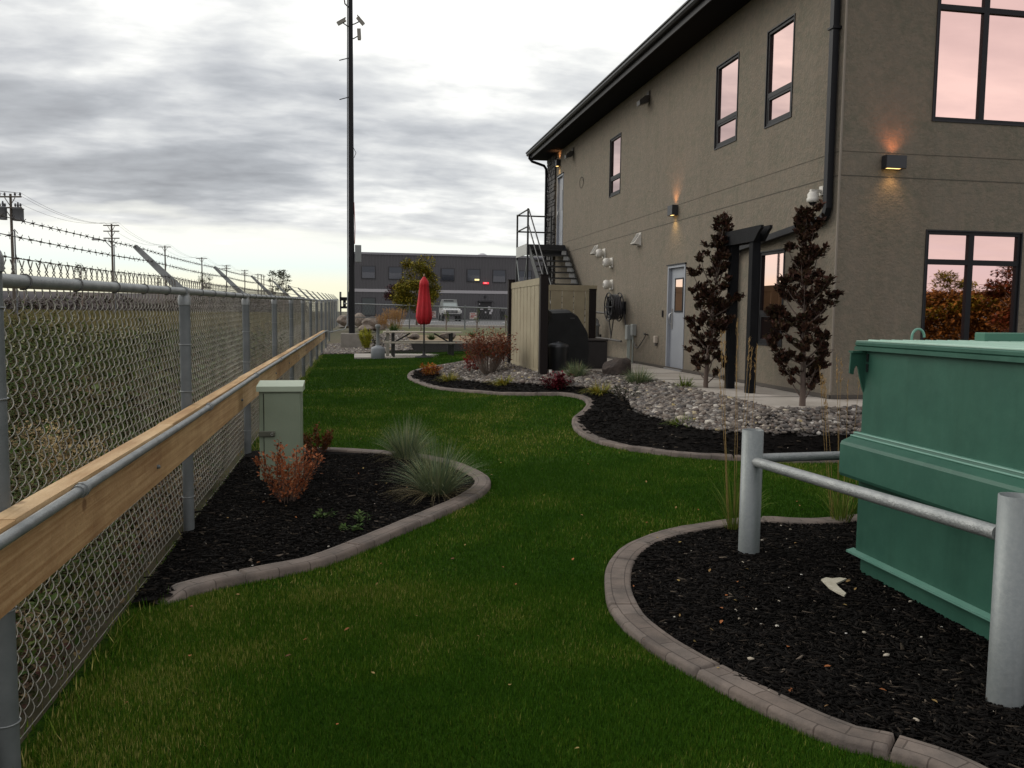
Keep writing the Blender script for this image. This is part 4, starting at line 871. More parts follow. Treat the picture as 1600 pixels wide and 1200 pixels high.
for zi, (z, r_) in enumerate(zs_):
    for k in range(ns_):
        a = 2*math.pi*k/ns_; f_ = 1+(.16 if zi > 2 else .06)*math.cos(8*a+.4*zi); V.append((2.15+r_*f_*math.cos(a), 27.75+r_*f_*math.sin(a), z+(.035*math.cos(8*a) if zi > 5 else 0)))
cm = MB(); cm.add(V, [(i*ns_+k, i*ns_+(k+1) % ns_, (i+1)*ns_+(k+1) % ns_, (i+1)*ns_+k) for i in range(len(zs_)-1) for k in range(ns_)], True); cm.build('canopy', M_red, um)
MB().tube([(2.15, 27.75, .25), (2.15, 27.75, 2.9)], .028, 8).build('pole', M_frm, um); MB().lathe((2.15, 27.75, 2.86), [(.02, 0), (.035, .03), (.02, .07), (.005, .1)], 10).build('finial', mat('finial_tan', (.3, .2, .12), .6), um)
MB().lathe((2.15, 27.75, .23), [(.30, 0), (.30, .03), (.12, .06), (.05, .09), (.04, .22)], 20).build('base', M_frm, um)
us = empty('ash_urn', (.66, 27.75, .2), 'grey plastic smoking urn with a tall neck beside the picnic table', 'ash urn')
M_urn = mat('urn_grey', (.215, .235, .25), .6)
MB().lathe((.66, 27.75, .17), [(.20, 0), (.225, .03), (.225, .34), (.20, .385), (.11, .42), (.065, .45)], 24).build('base', M_urn, us)
MB().lathe((.66, 27.75, .17), [(.065, .45), (.055, .6), (.055, 1.0), (.085, 1.03), (.085, 1.10), (.05, 1.13)], 16).build('neck', mat('urn_neck', (.19, .20, .195), .6), us)
# power lead from pedestal beside the urn
tp = empty('tap_post', (.98, 28.4, .2), 'short pale post with a dark hose hook between the urn and the table', 'post')
MB().box((1.0, 28.6, .66), (.11, .09, .95)).build('post', mat('pale_post', (.33, .32, .27), .8), tp); MB().tube([(.94, 28.5, .85), (.86, 28.4, .62), (.80, 28.4, .45)], .02, 5).build('hook', M_frm, tp)

# ================================================================== far fence with signs
ff = empty('far_fence', (6, 43, .9), 'low galvanised rail fence along the verge before the dark far building', 'fence')
fpt = lambda t: np.array([-.6+t*16.2, 40.5+t*3.0])
def ftop(t): p = fpt(t); q = 474.5+(486.5-474.5)*t; return float(pY(558+t*215, q, p[1])[2])
MB().tube([(*fpt(t), ftop(t)) for t in np.linspace(0, 1.3, 14)], .03, 8).build('top_rail', M_galv, ff)
MB().tube([(*fpt(t), ftop(t)-.62) for t in np.linspace(0, 1.3, 14)], .02, 6).build('bottom_rail', M_galvd, ff)
for t in (.19, .36, .545, .72, .99, 1.16): p = fpt(t); MB().tube([(*p, g(*p)-.1), (*p, ftop(t)+.12)], .032, 8).build('post', M_galvd, ff)
fm = MB()
for t in np.arange(0, 1.3, .0085):
    p = fpt(t); p2 = fpt(t+.03); z1_ = ftop(t); z0_ = z1_-.95; fm.bar((*p, z0_), (*p2, z1_), .004); fm.bar((*p, z1_), (*p2, z0_), .004)
fm.build('wire_mesh', M_galvd, ff)
def sign(px_, py_, Y, label):
    P = pY(px_, py_, Y); root = empty('warning_sign', P, label, 'sign', 'white signs with red markings on the far fence')
    MB().box(P, (.36, .02, .33)).build('plate', mat('sign_white', (.62, .58, .57), .6), root)
    r_ = MB(); y = P[1]-.013
    r_.box((P[0]-.02, y, P[2]+.10), (.22, .004, .05)).box((P[0]+.02, y, P[2]+.02), (.26, .004, .035)).box((P[0]-.03, y, P[2]-.05), (.16, .004, .045)).box((P[0]+.1, y, P[2]-.11), (.1, .004, .03)).tube([(P[0]-.09+.055*math.cos(a), y, P[2]-.06+.055*math.sin(a)) for a in np.linspace(0, 2*math.pi, 13)], .012, 4)
    r_.build('red_marking', mat('sign_red', (.42, .10, .09), .6), root)
sign(675.5, 491, 41.6, 'white sign with red markings right beside the closed red umbrella'); sign(739.5, 493.5, 42.6, 'white sign with red markings below and left of the dark entrance')

# ================================================================== dark far building
FB = empty('grey_metal_building', (10, 90, 1), 'dark grey ribbed metal two storey building with a pale band across the lot', 'building')
def ribbed():
    global nt
    m = mat('grey_cladding', (.070, .068, .072), .6, var=(.062, .06, .064), vscale=.2); old = nt; nt = m.node_tree; b = nt.nodes['Principled BSDF']
    t = N('ShaderNodeTexCoord'); w = N('ShaderNodeTexWave'); w.wave_type = 'BANDS'; w.bands_direction = 'X'; w.inputs['Scale'].default_value = 1.0; L(t.outputs['Object'], w.inputs['Vector'])
    bn = N('ShaderNodeBump'); bn.inputs['Strength'].default_value = .7; bn.inputs['Distance'].default_value = .05; L(w.outputs[0], bn.inputs['Height']); L(bn.outputs[0], b.inputs['Normal'])
    L(mixc(ramp(w.outputs[0], [(.3, (.0, 0, 0)), (.8, (.35, .35, .35))]), b.inputs['Base Color'].links[0].from_socket, (.085, .083, .088)), b.inputs['Base Color']); nt = old; return m
BX0, BX1, BY = -.3, 34., 90.
fp = lambda x, y: pY(x, y, BY)
ztop = float(fp(600, 398)[2]); zb0, zb1 = float(fp(700, 458)[2]), float(fp(700, 453.4)[2]); mr = MB()
MB().box2(np.array((BX0, BY, .6)), np.array((BX1, BY+25, ztop))).build('wall', ribbed(), FB)
MB().box2(np.array((BX0-.1, BY-.1, ztop)), np.array((BX1+.1, BY+25.1, ztop+.22))).build('roof_trim', mat('trim_grey', (.20, .20, .215), .5), FB)
MB().lathe((float(fp(760, 398)[0]), BY+3, ztop+.1), [(.6, 0), (.5, .35), (.2, .5)], 12).build('roof_vent', mat('vent_pale', (.5, .5, .52), .6), FB)
MB().box2(np.array((BX0-.03, BY-.05, zb0)), np.array((BX1, BY+.02, zb1))).build('pale_band', mat('band_pale', (.36, .35, .36), .6), FB)
M_fgl = mat('dark_glass', (.012, .016, .024), .08, .0, spec=1.0); M_blind = mat('window_blind', (.055, .062, .075), .5); M_wt = mat('window_trim_dark', (.02, .02, .022), .5)
def fwin(px_, w, y0_, y1_, blind=True, door=False, m=None):
    a = fp(px_, y1_); b = fp(px_, y0_); x, z0_, z1_ = a[0], a[2], b[2]; hw = w/2
    W = MB().box2(np.array((x-hw-.08, BY-.07, z0_-.08)), np.array((x+hw+.08, BY-.02, z1_+.08))).build('window', M_wt, FB)
    MB().box2(np.array((x-hw, BY-.09, z0_)), np.array((x+hw, BY-.071, z1_))).build('pane', m or M_fgl, W)
    if blind: MB().box2(np.array((x-hw+.02, BY-.105, z0_+(z1_-z0_)*.5)), np.array((x+hw-.02, BY-.091, z1_))).build('blind', M_blind, W)
    return W, x, z0_, z1_
for px_ in (575.7, 617.7, 658.5, 699.6, 739.6, 779.7, 820, 861): fwin(px_, 1.3, 416.5+(px_-575)*.03, 434.5+(px_-575)*.03)
fwin(699.6, 1.3, 469.5, 489, False); fwin(820, 1.3, 470, 489, False)
W, x, a, b = fwin(576, 1.3, 466, 492, False, m=mat('grey_green_door', (.05, .06, .06), .5))
# entrance doors with notices
x0_, x1_ = fp(748, 490)[0], fp(767.5, 490)[0]; zt_ = fp(757, 472)[2]; zb_ = fp(757, 498)[2]
E = MB().box2(np.array((x0_, BY-.08, zb_)), np.array((x1_, BY-.02, zt_))).build('entrance', mat('entrance_black', (.010, .010, .011), .3), FB)
MB().box2(np.array((x0_-.1, BY-.5, zt_)), np.array((x1_+.1, BY-.02, zt_+.15))).build('canopy', M_wt, E)
ps = MB()
for (px_, py_, w_, h_) in ((764, 481.5, .26, .34), (768, 485, .22, .3), (766, 489, .24, .26), (752.5, 483, .35, .10), (749, 475, .12, .12), (758.5, 488, .15, .16)):
    P = fp(px_, py_); ps.box((P[0], BY-.095, P[2]), (w_, .02, h_))
ps.build('notice', mat('paper_white', (.5, .49, .5), .7), E)
P = fp(759, 442.5); MB().box((P[0], BY-.12, P[2]), (.62, .1, .19)).build('red_sign', mat('red_lit', (1, .03, .05), .5, emit=.75), FB)
MB().box((P[0]-.05, BY-.175, P[2]+.01), (.34, .01, .05)).build('sign_text', mat('pink_lit', (1, .5, .5), .5, emit=.7), FB)
P = fp(745, 437.2); MB().box((P[0], BY-.12, P[2]), (.48, .03, .16)).build('ceiling_light', mat('yellow_lit', (1, .85, .35), .5, emit=.9), FB)
P = fp(638, 414.5); MB().box((P[0], BY-.2, P[2]), (.35, .3, .22)).build('wall_light', mat('far_light', (.35, .35, .36), .5), FB)
P = fp(758.5, 463.5); MB().box((P[0], BY-.1, P[2]), (.2, .15, .25)).build('wall_light', M_wt, FB)
wb = empty('waste_bin', (fp(781.5, 497)[0], 88.6, .97), 'black waste bin standing outside the dark entrance', 'bin'); xb = fp(781.5, 497)[0]
MB().lathe((xb, 88.6, .97), [(.22, 0), (.26, .9), (.27, .92)], 12).build('body', M_wt, wb); MB().lathe((xb, 88.6, 1.89), [(.27, 0), (.24, .2), (.1, .32)], 12).build('lid', MATS['entrance_black'], wb)

# parked off-roader, nose towards the garden
jx, jy, jz = float(pY(706, 500, 76)[0]), 76., g(9, 76)+.03
jp = empty('parked_offroader', (jx, jy+2, jz), 'pale off-roader with roof rack parked nose-on before the dark building', 'car')
M_jw = mat('car_white', (.50, .51, .50), .3, coat=.5); M_jd = mat('car_dark', (.012, .012, .013), .5); 
jb = MB(); jb.prism([(jy, .55), (jy, 1.0), (jy+.15, 1.12), (jy+1.35, 1.18), (jy+4.0, 1.2), (jy+4.0, .55)], jx-.78, jx+.78, 'x'); jb2 = MB()
for v in jb.V: jb2.V.append((v[0], v[1], v[2]+jz))
jb2.F = jb.F; jb2.S = jb.S; BODY = jb2.build('body', M_jw, jp)
c = MB(); zc = jz
c.add([(jx-.74, jy+1.4, zc+1.18), (jx+.74, jy+1.4, zc+1.18), (jx+.66, jy+1.75, zc+1.78), (jx-.66, jy+1.75, zc+1.78), (jx-.74, jy+4, zc+1.2), (jx+.74, jy+4, zc+1.2), (jx+.66, jy+3.9, zc+1.8), (jx-.66, jy+3.9, zc+1.8)], [(0, 1, 2, 3), (4, 7, 6, 5), (0, 3, 7, 4), (1, 5, 6, 2), (3, 2, 6, 7)]); c.build('cabin', mat('car_pillar', (.17, .19, .18), .35), jp)
MB().add([(jx-.64, jy+1.40, zc+1.22), (jx+.64, jy+1.40, zc+1.22), (jx+.58, jy+1.72, zc+1.72), (jx-.58, jy+1.72, zc+1.72)], [(0, 1, 2, 3)]).build('windscreen', mat('windscreen_glass', (.30, .34, .33), .1, .6), jp)
MB().box((jx, jy-.01, zc+.86), (1.0, .03, .26)).build('grille', M_jd, BODY)
for k in range(7): MB().box((jx-.36+k*.12, jy-.03, zc+.87), (.03, .02, .22)).build('grille_bar', M_jw, BODY)
for s_ in (-1, 1):
    MB().lathe((jx+s_*.60, jy-.05, zc+.9), [(.10, -.03), (.11, .04)], 14, 'y').build('headlight', mat('headlight', (.55, .55, .5), .15), jp)
    MB().box2(np.array((jx+s_*.70, jy+.1, zc+.72)), np.array((jx+s_*.92, jy+1.25, zc+.98)), .03).build('fender', M_jd if False else M_jw, jp)
    for yy in (jy+.62, jy+3.2):
        w_ = MB().lathe((jx+s_*.78, yy, zc+.38), [(.30, -.13), (.38, -.09), (.38, .09), (.30, .13)], 20, 'x').build('wheel', M_jd, jp); MB().lathe((jx+s_*.90, yy, zc+.38), [(.2, -.02), (.18, .03)], 12, 'x').build('rim', M_galv, w_)
    MB().box((jx+s_*.86, jy+1.5, zc+1.3), (.16, .08, .2)).build('mirror', M_jd, jp)
MB().box((jx, jy-.14, zc+.55), (1.7, .22, .22), bev=.03).build('bumper', M_jd, jp)
rk = MB()
for x in (-.6, .6): rk.bar((jx+x, jy+1.7, zc+1.95), (jx+x, jy+3.8, zc+1.95), .04)
for yy in np.linspace(jy+1.7, jy+3.8, 5): rk.bar((jx-.6, yy, zc+1.95), (jx+.6, yy, zc+1.95), .035); rk.bar((jx-.6, yy, zc+1.78), (jx-.6, yy, zc+1.95), .03); rk.bar((jx+.6, yy, zc+1.78), (jx+.6, yy, zc+1.95), .03)
rk.build('roof_rack', mat('rack_grey', (.35, .36, .35), .5), jp)

# small timber stand past the fence end
P = pY(539, 490, 62); wt = empty('timber_shelter', (P[0], 62, .8), 'small dark timber shelter just left of the mast, past the fence end', 'shelter')
xa, xb_ = pY(532, 470, 62)[0], pY(544.5, 470, 62)[0]
MB().box((xa, 62, 1.9), (.14, .14, 2.4)).box((xb_, 62, 1.9), (.14, .14, 2.4)).build('post', mat('grey_post', (.10, .10, .09), .8), wt)
z_ = pY(538, 467, 62)[2]; MB().box(((xa+xb_)/2, 62, z_), (xb_-xa+.1, .3, .25)).build('roof_board', M_perg, wt)
z_ = pY(538, 472, 62)[2]; MB().box(((xa+xb_)/2, 62, z_-.1), (.22, .2, .5)).box(((xa+xb_)/2, 62, z_-.38), (xb_-xa, .2, .16)).build('frame', M_perg, wt)
# ================================================================== utility poles along the road
M_pole = mat('creosote_pole', (.12, .10, .08), .9, var=(.09, .075, .06), vscale=1.5); M_ins = mat('insulator', (.07, .07, .075), .4); M_tr = mat('transformer_grey', (.11, .115, .125), .5)
poles = []
def upole(px_, ptop, depth, arms, label, trans=False, lamp=False):
    th = _ray(px_, 480); Y = depth; B = pY(px_, 470, Y); x = B[0]; zt_ = float(pY(px_, ptop, Y)[2]); z0_ = g(x, Y)-.2
    root = empty('utility_pole', (x, Y, z0_), label, 'utility pole', 'wooden utility poles along the far road')
    MB().tube([(x, Y, z0_), (x, Y, zt_)], [.15, .10], 8).build('pole', M_pole, root)
    for (py_, half) in arms:
        z = float(pY(px_, py_, Y)[2]); am = MB(); dirx, diry = .97, -.25
        am.bar((x-half*dirx, Y-half*diry-.15, z), (x+half*dirx, Y+half*diry-.15, z), .10, .12)
        for s_ in (-1, 1): am.bar((x, Y-.15, z-.75), (x+s_*half*.45*dirx, Y+s_*half*.45*diry-.15, z-.08), .05, .05)
        A = am.build('crossarm', M_pole, root); im = MB()
        for s_ in () if depth > 90 else (-.9, -.45, .45, .9): im.lathe((x+s_*half*dirx, Y+s_*half*diry-.15, z+.08), [(.05, 0), (.09, .08), (.09, .16), (.05, .28)], 8)
        if im.V: im.build('insulator', M_ins, A)
        poles.append((root, x, Y, z+.34, half, dirx, diry))
    if trans:
        for s_ in (-1, 1):
            z = float(pY(px_, 345 if s_ > 0 else 344, Y)[2]); w_ = .30 if s_ < 0 else .42; T = MB().lathe((x+s_*.58, Y-.1, z), [(w_, 0), (w_, .95), (w_*1.15, 1.0), (w_*.6, 1.1)], 14).build('transformer', M_tr, root)
            MB().lathe((x+s_*.58, Y-.1, z+1.1), [(.08, 0), (.1, .2), (.05, .45)], 8).build('bushing', M_ins, T)
    if lamp:
        za, zb_ = float(pY(177, 388, Y)[2]), float(pY(177, 375, Y)[2]); xl = pY(155, 375, Y)[0]
        A = MB().tube([(x, Y, za), ((x+xl)/2, Y, (za+zb_)/2+.3), (xl, Y, zb_)], .05, 6).build('lamp_arm', M_tr, root); MB().box((xl-.35, Y, zb_), (.9, .35, .18), bev=.05).build('lamp_head', mat('lamp_grey', (.3, .3, .3), .5), A)
upole(22.5, 303, 78, [(308, 1.0), (325, 1.0)], 'nearest and tallest utility pole, at the left edge, with two transformers', trans=True)
upole(177.5, 350, 107, [(352.5, .95), (361.5, .95), (372.5, .95)], 'second utility pole from the left, three crossarms and a street lamp', lamp=True)
upole(259.5, 384, 141, [(386, 1.0)], 'slender utility pole with one crossarm, behind the first angled fence arm')
upole(316.5, 402, 171, [(404, 1.1)], 'utility pole with one crossarm beside the small bushy tree')
upole(354.5, 414, 198, [(415.5, 1.0), (419.5, 1.0)], 'utility pole with two crossarms behind the second angled fence arm')
upole(383, 421.5, 223, [(423, .9), (427, .9)], 'utility pole with two crossarms between the second and third fence arms')
upole(403.5, 427.5, 250, [(429, .9)], 'left one of three thin far utility poles close together')
upole(408.8, 428.5, 256, [(429.5, .6)], 'middle one of three thin far utility poles close together')
upole(412.7, 429.5, 262, [(431.5, .6)], 'right one of three thin far utility poles close together')
# second thin steel riser beside the first two poles
for (px_, y0_, Y, lab) in ((26.8, 360, 77, 'thin grey service mast just right of the transformer pole'), (180.5, 383, 106, 'thin grey service mast just right of the street lamp pole'), (327.5, 430, 170, 'short thin mast right of the small bushy tree')):
    B = pY(px_, 470, Y); z = float(pY(px_, y0_, Y)[2]); r_ = empty('service_mast', (B[0], Y, 0), lab, 'mast', 'thin masts beside the utility poles'); MB().tube([(B[0], Y, 0), (B[0], Y, z)], .06, 6).build('pole', M_tr, r_); MB().tube([(B[0]-.25, Y, z-.3), (B[0], Y, z+.1), (B[0]+.25, Y, z-.25)], .04, 5).build('head', M_tr, r_)
# wires
firsts = []
seen = []
for p in poles:
    if p[0] not in seen: seen.append(p[0]); firsts.append(p)
for lab, offs in (('upper power lines strung between the utility poles', (-.9, .9, .45)), ):
    wm = MB(); fl = firsts[:7]; lead = (None, fl[0][1]-12.5, 38., fl[0][3]+.2, fl[0][4], .97, -.25); seq = [lead]+fl
    for o_ in offs:
        for a, b in zip(seq[:-1], seq[1:]):
            pa = np.array((a[1]+o_*a[4]*a[5], a[2]+o_*a[4]*a[6], a[3])); pb = np.array((b[1]+o_*b[4]*b[5], b[2]+o_*b[4]*b[6], b[3]))
            wm.tube([pa*(1-t)+pb*t-np.array((0, 0, 1))*4*t*(1-t)*.9 for t in np.linspace(0, 1, 12)], .012, 4, cap=False)
    tag(wm.build('power_line', mat('line_wire', (.05, .05, .05), .6)), lab, 'power line')

# ================================================================== plants
def stops(*c): return [(i/(len(c)-1), k) for i, k in enumerate(c)]
LT = [(-.0, 0, 0), (-.30, .45, .05), (0, 1, -.05), (.30, .45, .05), (0, .5, -.03)]; LF = [(0, 4, 1), (1, 4, 2), (2, 4, 3), (3, 4, 0)]
LT = np.array([(0, 0, 0), (-.27, .32, .06), (-.22, .68, .03), (0, 1.0, -.10), (.22, .68, .03), (.27, .32, .06), (0, .5, -.02)]); LF = [(6, 0, 1), (6, 1, 2), (6, 2, 3), (6, 3, 4), (6, 4, 5), (6, 5, 0)]
def leaves(name, P, size, m, parent, up=.6, dirs=None, wid=1., seed=0):
    n = len(P); r_ = np.random.default_rng(seed+n); yaw = r_.uniform(0, 2*math.pi, n); tilt = r_.normal(up, .45, n)
    if dirs is not None: yaw = np.arctan2(-dirs[:, 0], dirs[:, 1])+r_.normal(0, .7, n)
    s = size*r_.uniform(.6, 1.25, n); S = np.stack([s*wid, s, s], -1)
    return scatter(name, P, LT, LF, S, rotm(yaw, tilt, r_.normal(0, .5, n)), m, parent, r_.random(n))
def shrub(name, loc, h, r, nst, nlf, size, lm, sm, label, cat, group=None, up=.7, bare=.2, spread=.8, droop=0., wid=1., seed=1, srad=.004, lname='foliage', twig=True, flat=1., tight=.26):
    root = empty(name, loc, label, cat, group); rr = np.random.default_rng(seed); st = MB(); P = []; D = []
    per = max(1, int(nlf/nst))
    for i in range(nst):
        a = rr.uniform(0, 2*math.pi); q = math.sqrt(rr.random()); hh = h*rr.uniform(.62, 1.0)*(1-.35*q*flat); rad = r*q*spread
        p0 = np.array((loc[0]+.12*r*math.cos(a), loc[1]+.12*r*math.sin(a), loc[2])); p3 = np.array((loc[0]+rad*math.cos(a), loc[1]+rad*math.sin(a), loc[2]+hh))
        mid = (p0+p3)/2+np.array((math.cos(a)*r*.12, math.sin(a)*r*.12, h*.06)); pts = [p0*(1-t)**2+2*mid*t*(1-t)+p3*t*t for t in np.linspace(0, 1, 5)]
        st.tube(pts, [srad, srad*.85, srad*.7, srad*.55, srad*.3], 4, cap=False)
        t = bare+(1-bare)*rr.random(per)**.8; Q = np.array([p0*(1-k)**2+2*mid*k*(1-k)+p3*k*k for k in t]); off = rr.normal(0, 1, (per, 3)); off /= np.linalg.norm(off, axis=1)[:, None]; off *= (rr.random((per, 1))**.6)*r*tight*np.array((1, 1, .7))
        if twig:
            for k in range(0, per, max(3, per//6)): st.tube([Q[k], Q[k]+off[k]], [srad*.4, srad*.2], 3, cap=False)
        P.append(Q+off); D.append(off+np.array([math.cos(a), math.sin(a), 0])*.05)
    st.build('stems', sm, root); leaves(lname, np.vstack(P), size, lm, root, up, np.vstack(D), wid, seed); return root
def blades(loc, h, r, n, width, seed=0, arch=.5, seg=4, lean=(.05, 1.0), ell=1.):
    """arching grass leaves as tapered strips"""
    rr = np.random.default_rng(seed); a = rr.uniform(0, 2*math.pi, n); ln = h*rr.uniform(.6, 1.1, n); le = rr.uniform(lean[0], lean[1], n)**.8; b0 = rr.random(n)**.5*r*.22
    t = np.linspace(0, 1, seg+1); dirx, diry = np.cos(a), np.sin(a)
    out = (le[:, None]*r)*(t[None]**(1+.3*arch))*1.0; up = ln[:, None]*(t[None]-arch*(le[:, None])*t[None]**2.4)*np.sqrt(np.maximum(1-.35*le[:, None]**2, .2))
    cx = loc[0]+dirx[:, None]*(b0[:, None]+out); cy = loc[1]+diry[:, None]*(b0[:, None]+out); cz = loc[2]+up
    tw = rr.uniform(-1.2, 1.2, n); px_ = -np.sin(a+tw); py_ = np.cos(a+tw); w = width*(1-t**1.6)[None]*rr.uniform(.7, 1.3, n)[:, None]+.0004
    A = np.stack([cx-px_[:, None]*w/2, cy-py_[:, None]*w/2, cz], -1); B = np.stack([cx+px_[:, None]*w/2, cy+py_[:, None]*w/2, cz], -1); V = np.stack([A, B], 2).reshape(-1, 3)
    k = 2*(seg+1); base = (np.arange(n)*k)[:, None, None]; F = np.array([[2*i, 2*i+1, 2*i+3, 2*i+2] for i in range(seg)])[None]+base
    return V, F.reshape(-1, 4), np.repeat(rr.random(n), k)
def tuft(name, loc, h, r, n, width, m, label, cat, group=None, seed=0, arch=.5, lean=(.05, 1.0), dead=0, md=None):
    root = empty(name, loc, label, cat, group); V, F, rn = blades(loc, h, r, n, width, seed, arch, lean=lean); np_obj('blades', V, F, m, root, rn)
    if dead: V, F, rn = blades(loc, h*.55, r*1.1, dead, width, seed+50, .9, lean=(.7, 1.1)); np_obj('dead_blades', V, F, md, root, rn)
    return root
M_stem = mat('twig_brown', (.10, .062, .045), .9); M_stemg = mat('twig_grey', (.19, .15, .12), .9)
L_purp = leafmat('purple_leaf', stops((.022, .014, .011), (.042, .021, .016), (.070, .030, .021), (.034, .032, .016), (.10, .050, .032)), .5)
L_rust = leafmat('rust_leaf', stops((.26, .08, .032), (.38, .13, .05), (.20, .06, .028), (.42, .19, .08)), .6)
L_rust2 = leafmat('rust_leaf_dark', stops((.10, .025, .012), (.16, .05, .018), (.09, .06, .018)), .6)
L_blue = leafmat('blue_grass', stops((.10, .155, .085), (.16, .21, .105), (.23, .26, .12), (.07, .12, .08), (.34, .32, .18)), .6)
L_dead = leafmat('dead_grass', stops((.20, .17, .09), (.13, .11, .06)), .8)
L_lily = leafmat('yellow_daylily', stops((.20, .22, .03), (.33, .28, .04), (.10, .15, .025), (.42, .30, .06)), .6)
L_lime = leafmat('lime_leaf', stops((.09, .14, .02), (.16, .20, .03), (.06, .10, .02)), .6)
L_burg = leafmat('burgundy_leaf', stops((.055, .007, .012), (.11, .012, .02), (.17, .02, .03), (.035, .008, .01)), .5)
L_burn = leafmat('burning_bush', stops((.24, .07, .035), (.16, .075, .045), (.30, .12, .055), (.26, .04, .03)), .7)
L_oran = leafmat('orange_leaf', stops((.38, .08, .02), (.45, .16, .02), (.20, .05, .02), (.40, .26, .03)), .6)
L_yel = leafmat('yellow_leaf', stops((.30, .32, .03), (.45, .42, .05), (.16, .20, .03)), .6)
L_autumn = leafmat('autumn_tree_leaf', stops((.11, .13, .02), (.22, .20, .025), (.36, .27, .03), (.07, .10, .018)), .6)
L_weed = leafmat('weed_leaf', stops((.035, .075, .018), (.06, .11, .025), (.09, .13, .035)), .6)
L_dk = leafmat('dark_leaf', stops((.025, .035, .02), (.045, .055, .03)), .6)
L_reed = leafmat('reed_straw', stops((.36, .24, .10), (.48, .31, .13), (.27, .18, .08)), .8)
L_reedf = leafmat('reed_plume_far', stops((.38, .22, .09), (.48, .31, .14), (.30, .16, .07)), .8)
# the two purple columnar trees
def column_tree(base, top, prof, label, seed, nl, lean=0.):
    """prof: list of (height fraction, left radius, right radius)"""
    rr = np.random.default_rng(seed); x0, y0, z0 = base; H_ = top-z0; cx = lambda f: x0+lean*f**1.3
    root = empty('purple_columnar_tree', base, label, 'tree', 'purple leaved columnar trees by the pergola')
    tk = MB(); tk.tube([(x0, y0, z0-.05), (x0, y0, z0+.35), (cx(.4), y0, z0+H_*.4), (cx(.75), y0, z0+H_*.75), (cx(.98), y0, z0+H_*.98)], [.045, .036, .026, .014, .005], 8)
    hs = [p[0] for p in prof]; P = []; D = []; nb = 40
    for i in range(nb):
        f = .07+.83*(i/nb)**1.0; a = i*2.4+rr.uniform(-.5, .5); zb = z0+H_*f; f2 = min(f+.09+.12*rr.random(), .99)
        rl_, rr_ = np.interp(f2, hs, [p[1] for p in prof]), np.interp(f2, hs, [p[2] for p in prof]); c = math.cos(a); rad = (rr_ if c > 0 else rl_)*abs(c)+((rr_+rl_)/2)*(1-abs(c)); rad *= .97*rr.choice([.62, .85, 1.0, 1.08])
        p0 = np.array((cx(f), y0, zb)); p2 = np.array((cx(f2)+rad*math.cos(a), y0+rad*math.sin(a), z0+H_*f2)); p1 = p0*.4+p2*.6+np.array((math.cos(a), math.sin(a), -.45))*rad*.28
        B = lambda t: p0*(1-t)**2+2*p1*t*(1-t)+p2*t*t
        tk.tube([B(t) for t in np.linspace(0, 1, 6)], np.linspace(.011, .003, 6), 5, cap=False)
        for _ in range(int(3+rad*10)):                 # side twigs carrying whorls of leaves
            t = .25+.75*rr.random()**.8; q = B(t); b_ = rr.uniform(0, 6.283); l_ = rr.uniform(.04, .12); q2 = q+np.array((math.cos(b_)*l_, math.sin(b_)*l_, l_*rr.uniform(.2, 1.1)))
            tk.tube([q, q2], [.003, .0015], 3, cap=False); k = int(nl/nb/(3+rad*10)*(.6+rad*2.6)*2.3); s_ = rr.random((k, 1)); Q = q+(q2-q)*(s_*.8+.25)+rr.normal(0, .016, (k, 3)); P.append(Q); D.append(rr.normal(0, 1, (k, 3))+np.array((math.cos(a), math.sin(a), 0))*.8)
    k = nl//9; f = rr.uniform(.35, 1.0, k); P.append(np.stack([cx(f)+rr.normal(0, .03, k), y0+rr.normal(0, .03, k), z0+H_*f], -1)); D.append(rr.normal(0, 1, (k, 3)))
    tk.build('trunk', mat('bark_purple', (.11, .08, .065), .9, bump=.4), root); leaves('crown', np.vstack(P), .066, L_purp, root, .95, np.vstack(D), .95, seed)
column_tree((5.21, 12.06, .47), 3.20, [(0, .05, .05), (.10, .2, .16), (.22, .38, .26), (.32, .30, .22), (.42, .30, .34), (.58, .34, .30), (.70, .34, .20), (.80, .22, .16), (.9, .12, .13), (1, .05, .05)], 'slightly shorter purple leaved columnar tree left of the black pergola', 11, 3000, .20)
column_tree((5.37, 9.50, .47), 2.98, [(0, .05, .05), (.10, .2, .2), (.22, .30, .24), (.36, .38, .40), (.50, .40, .42), (.60, .26, .54), (.70, .24, .36), (.80, .22, .30), (.87, .12, .16), (.94, .15, .16), (1, .06, .06)], 'purple leaved columnar tree right of the pergola, nearest the dumpster', 23, 3300, -.06)
# left bed
P = gp(448, 790); shrub('barberry_shrub', P, .64, .36, 24, 1700, .032, L_rust, M_stem, 'rusty red shrub in front of the green utility cabinet', 'shrub', 'rusty barberry shrubs in the left bed', up=.9, bare=.15, seed=3, spread=.95, tight=.12)
P = gp(497, 712); shrub('barberry_shrub', P, .40, .30, 18, 1100, .032, L_rust2, M_stem, 'smaller brownish red shrub behind the green utility cabinet', 'shrub', 'rusty barberry shrubs in the left bed', up=.9, seed=4, tight=.15)
P = gp(635, 722); tuft('blue_oat_grass', P, .58, .38, 620, .0048, L_blue, 'farther tuft of blue green oat grass in the left bed', 'ornamental grass', 'blue oat grass tufts', seed=5, arch=.38, lean=(.02, 1.1), dead=60, md=L_dead)
P = gp(683, 776); tuft('blue_oat_grass', P, .62, .44, 720, .0048, L_blue, 'nearest tuft of blue green oat grass at the edging curve', 'ornamental grass', 'blue oat grass tufts', seed=6, arch=.42, lean=(.03, 1.25), dead=150, md=L_dead)
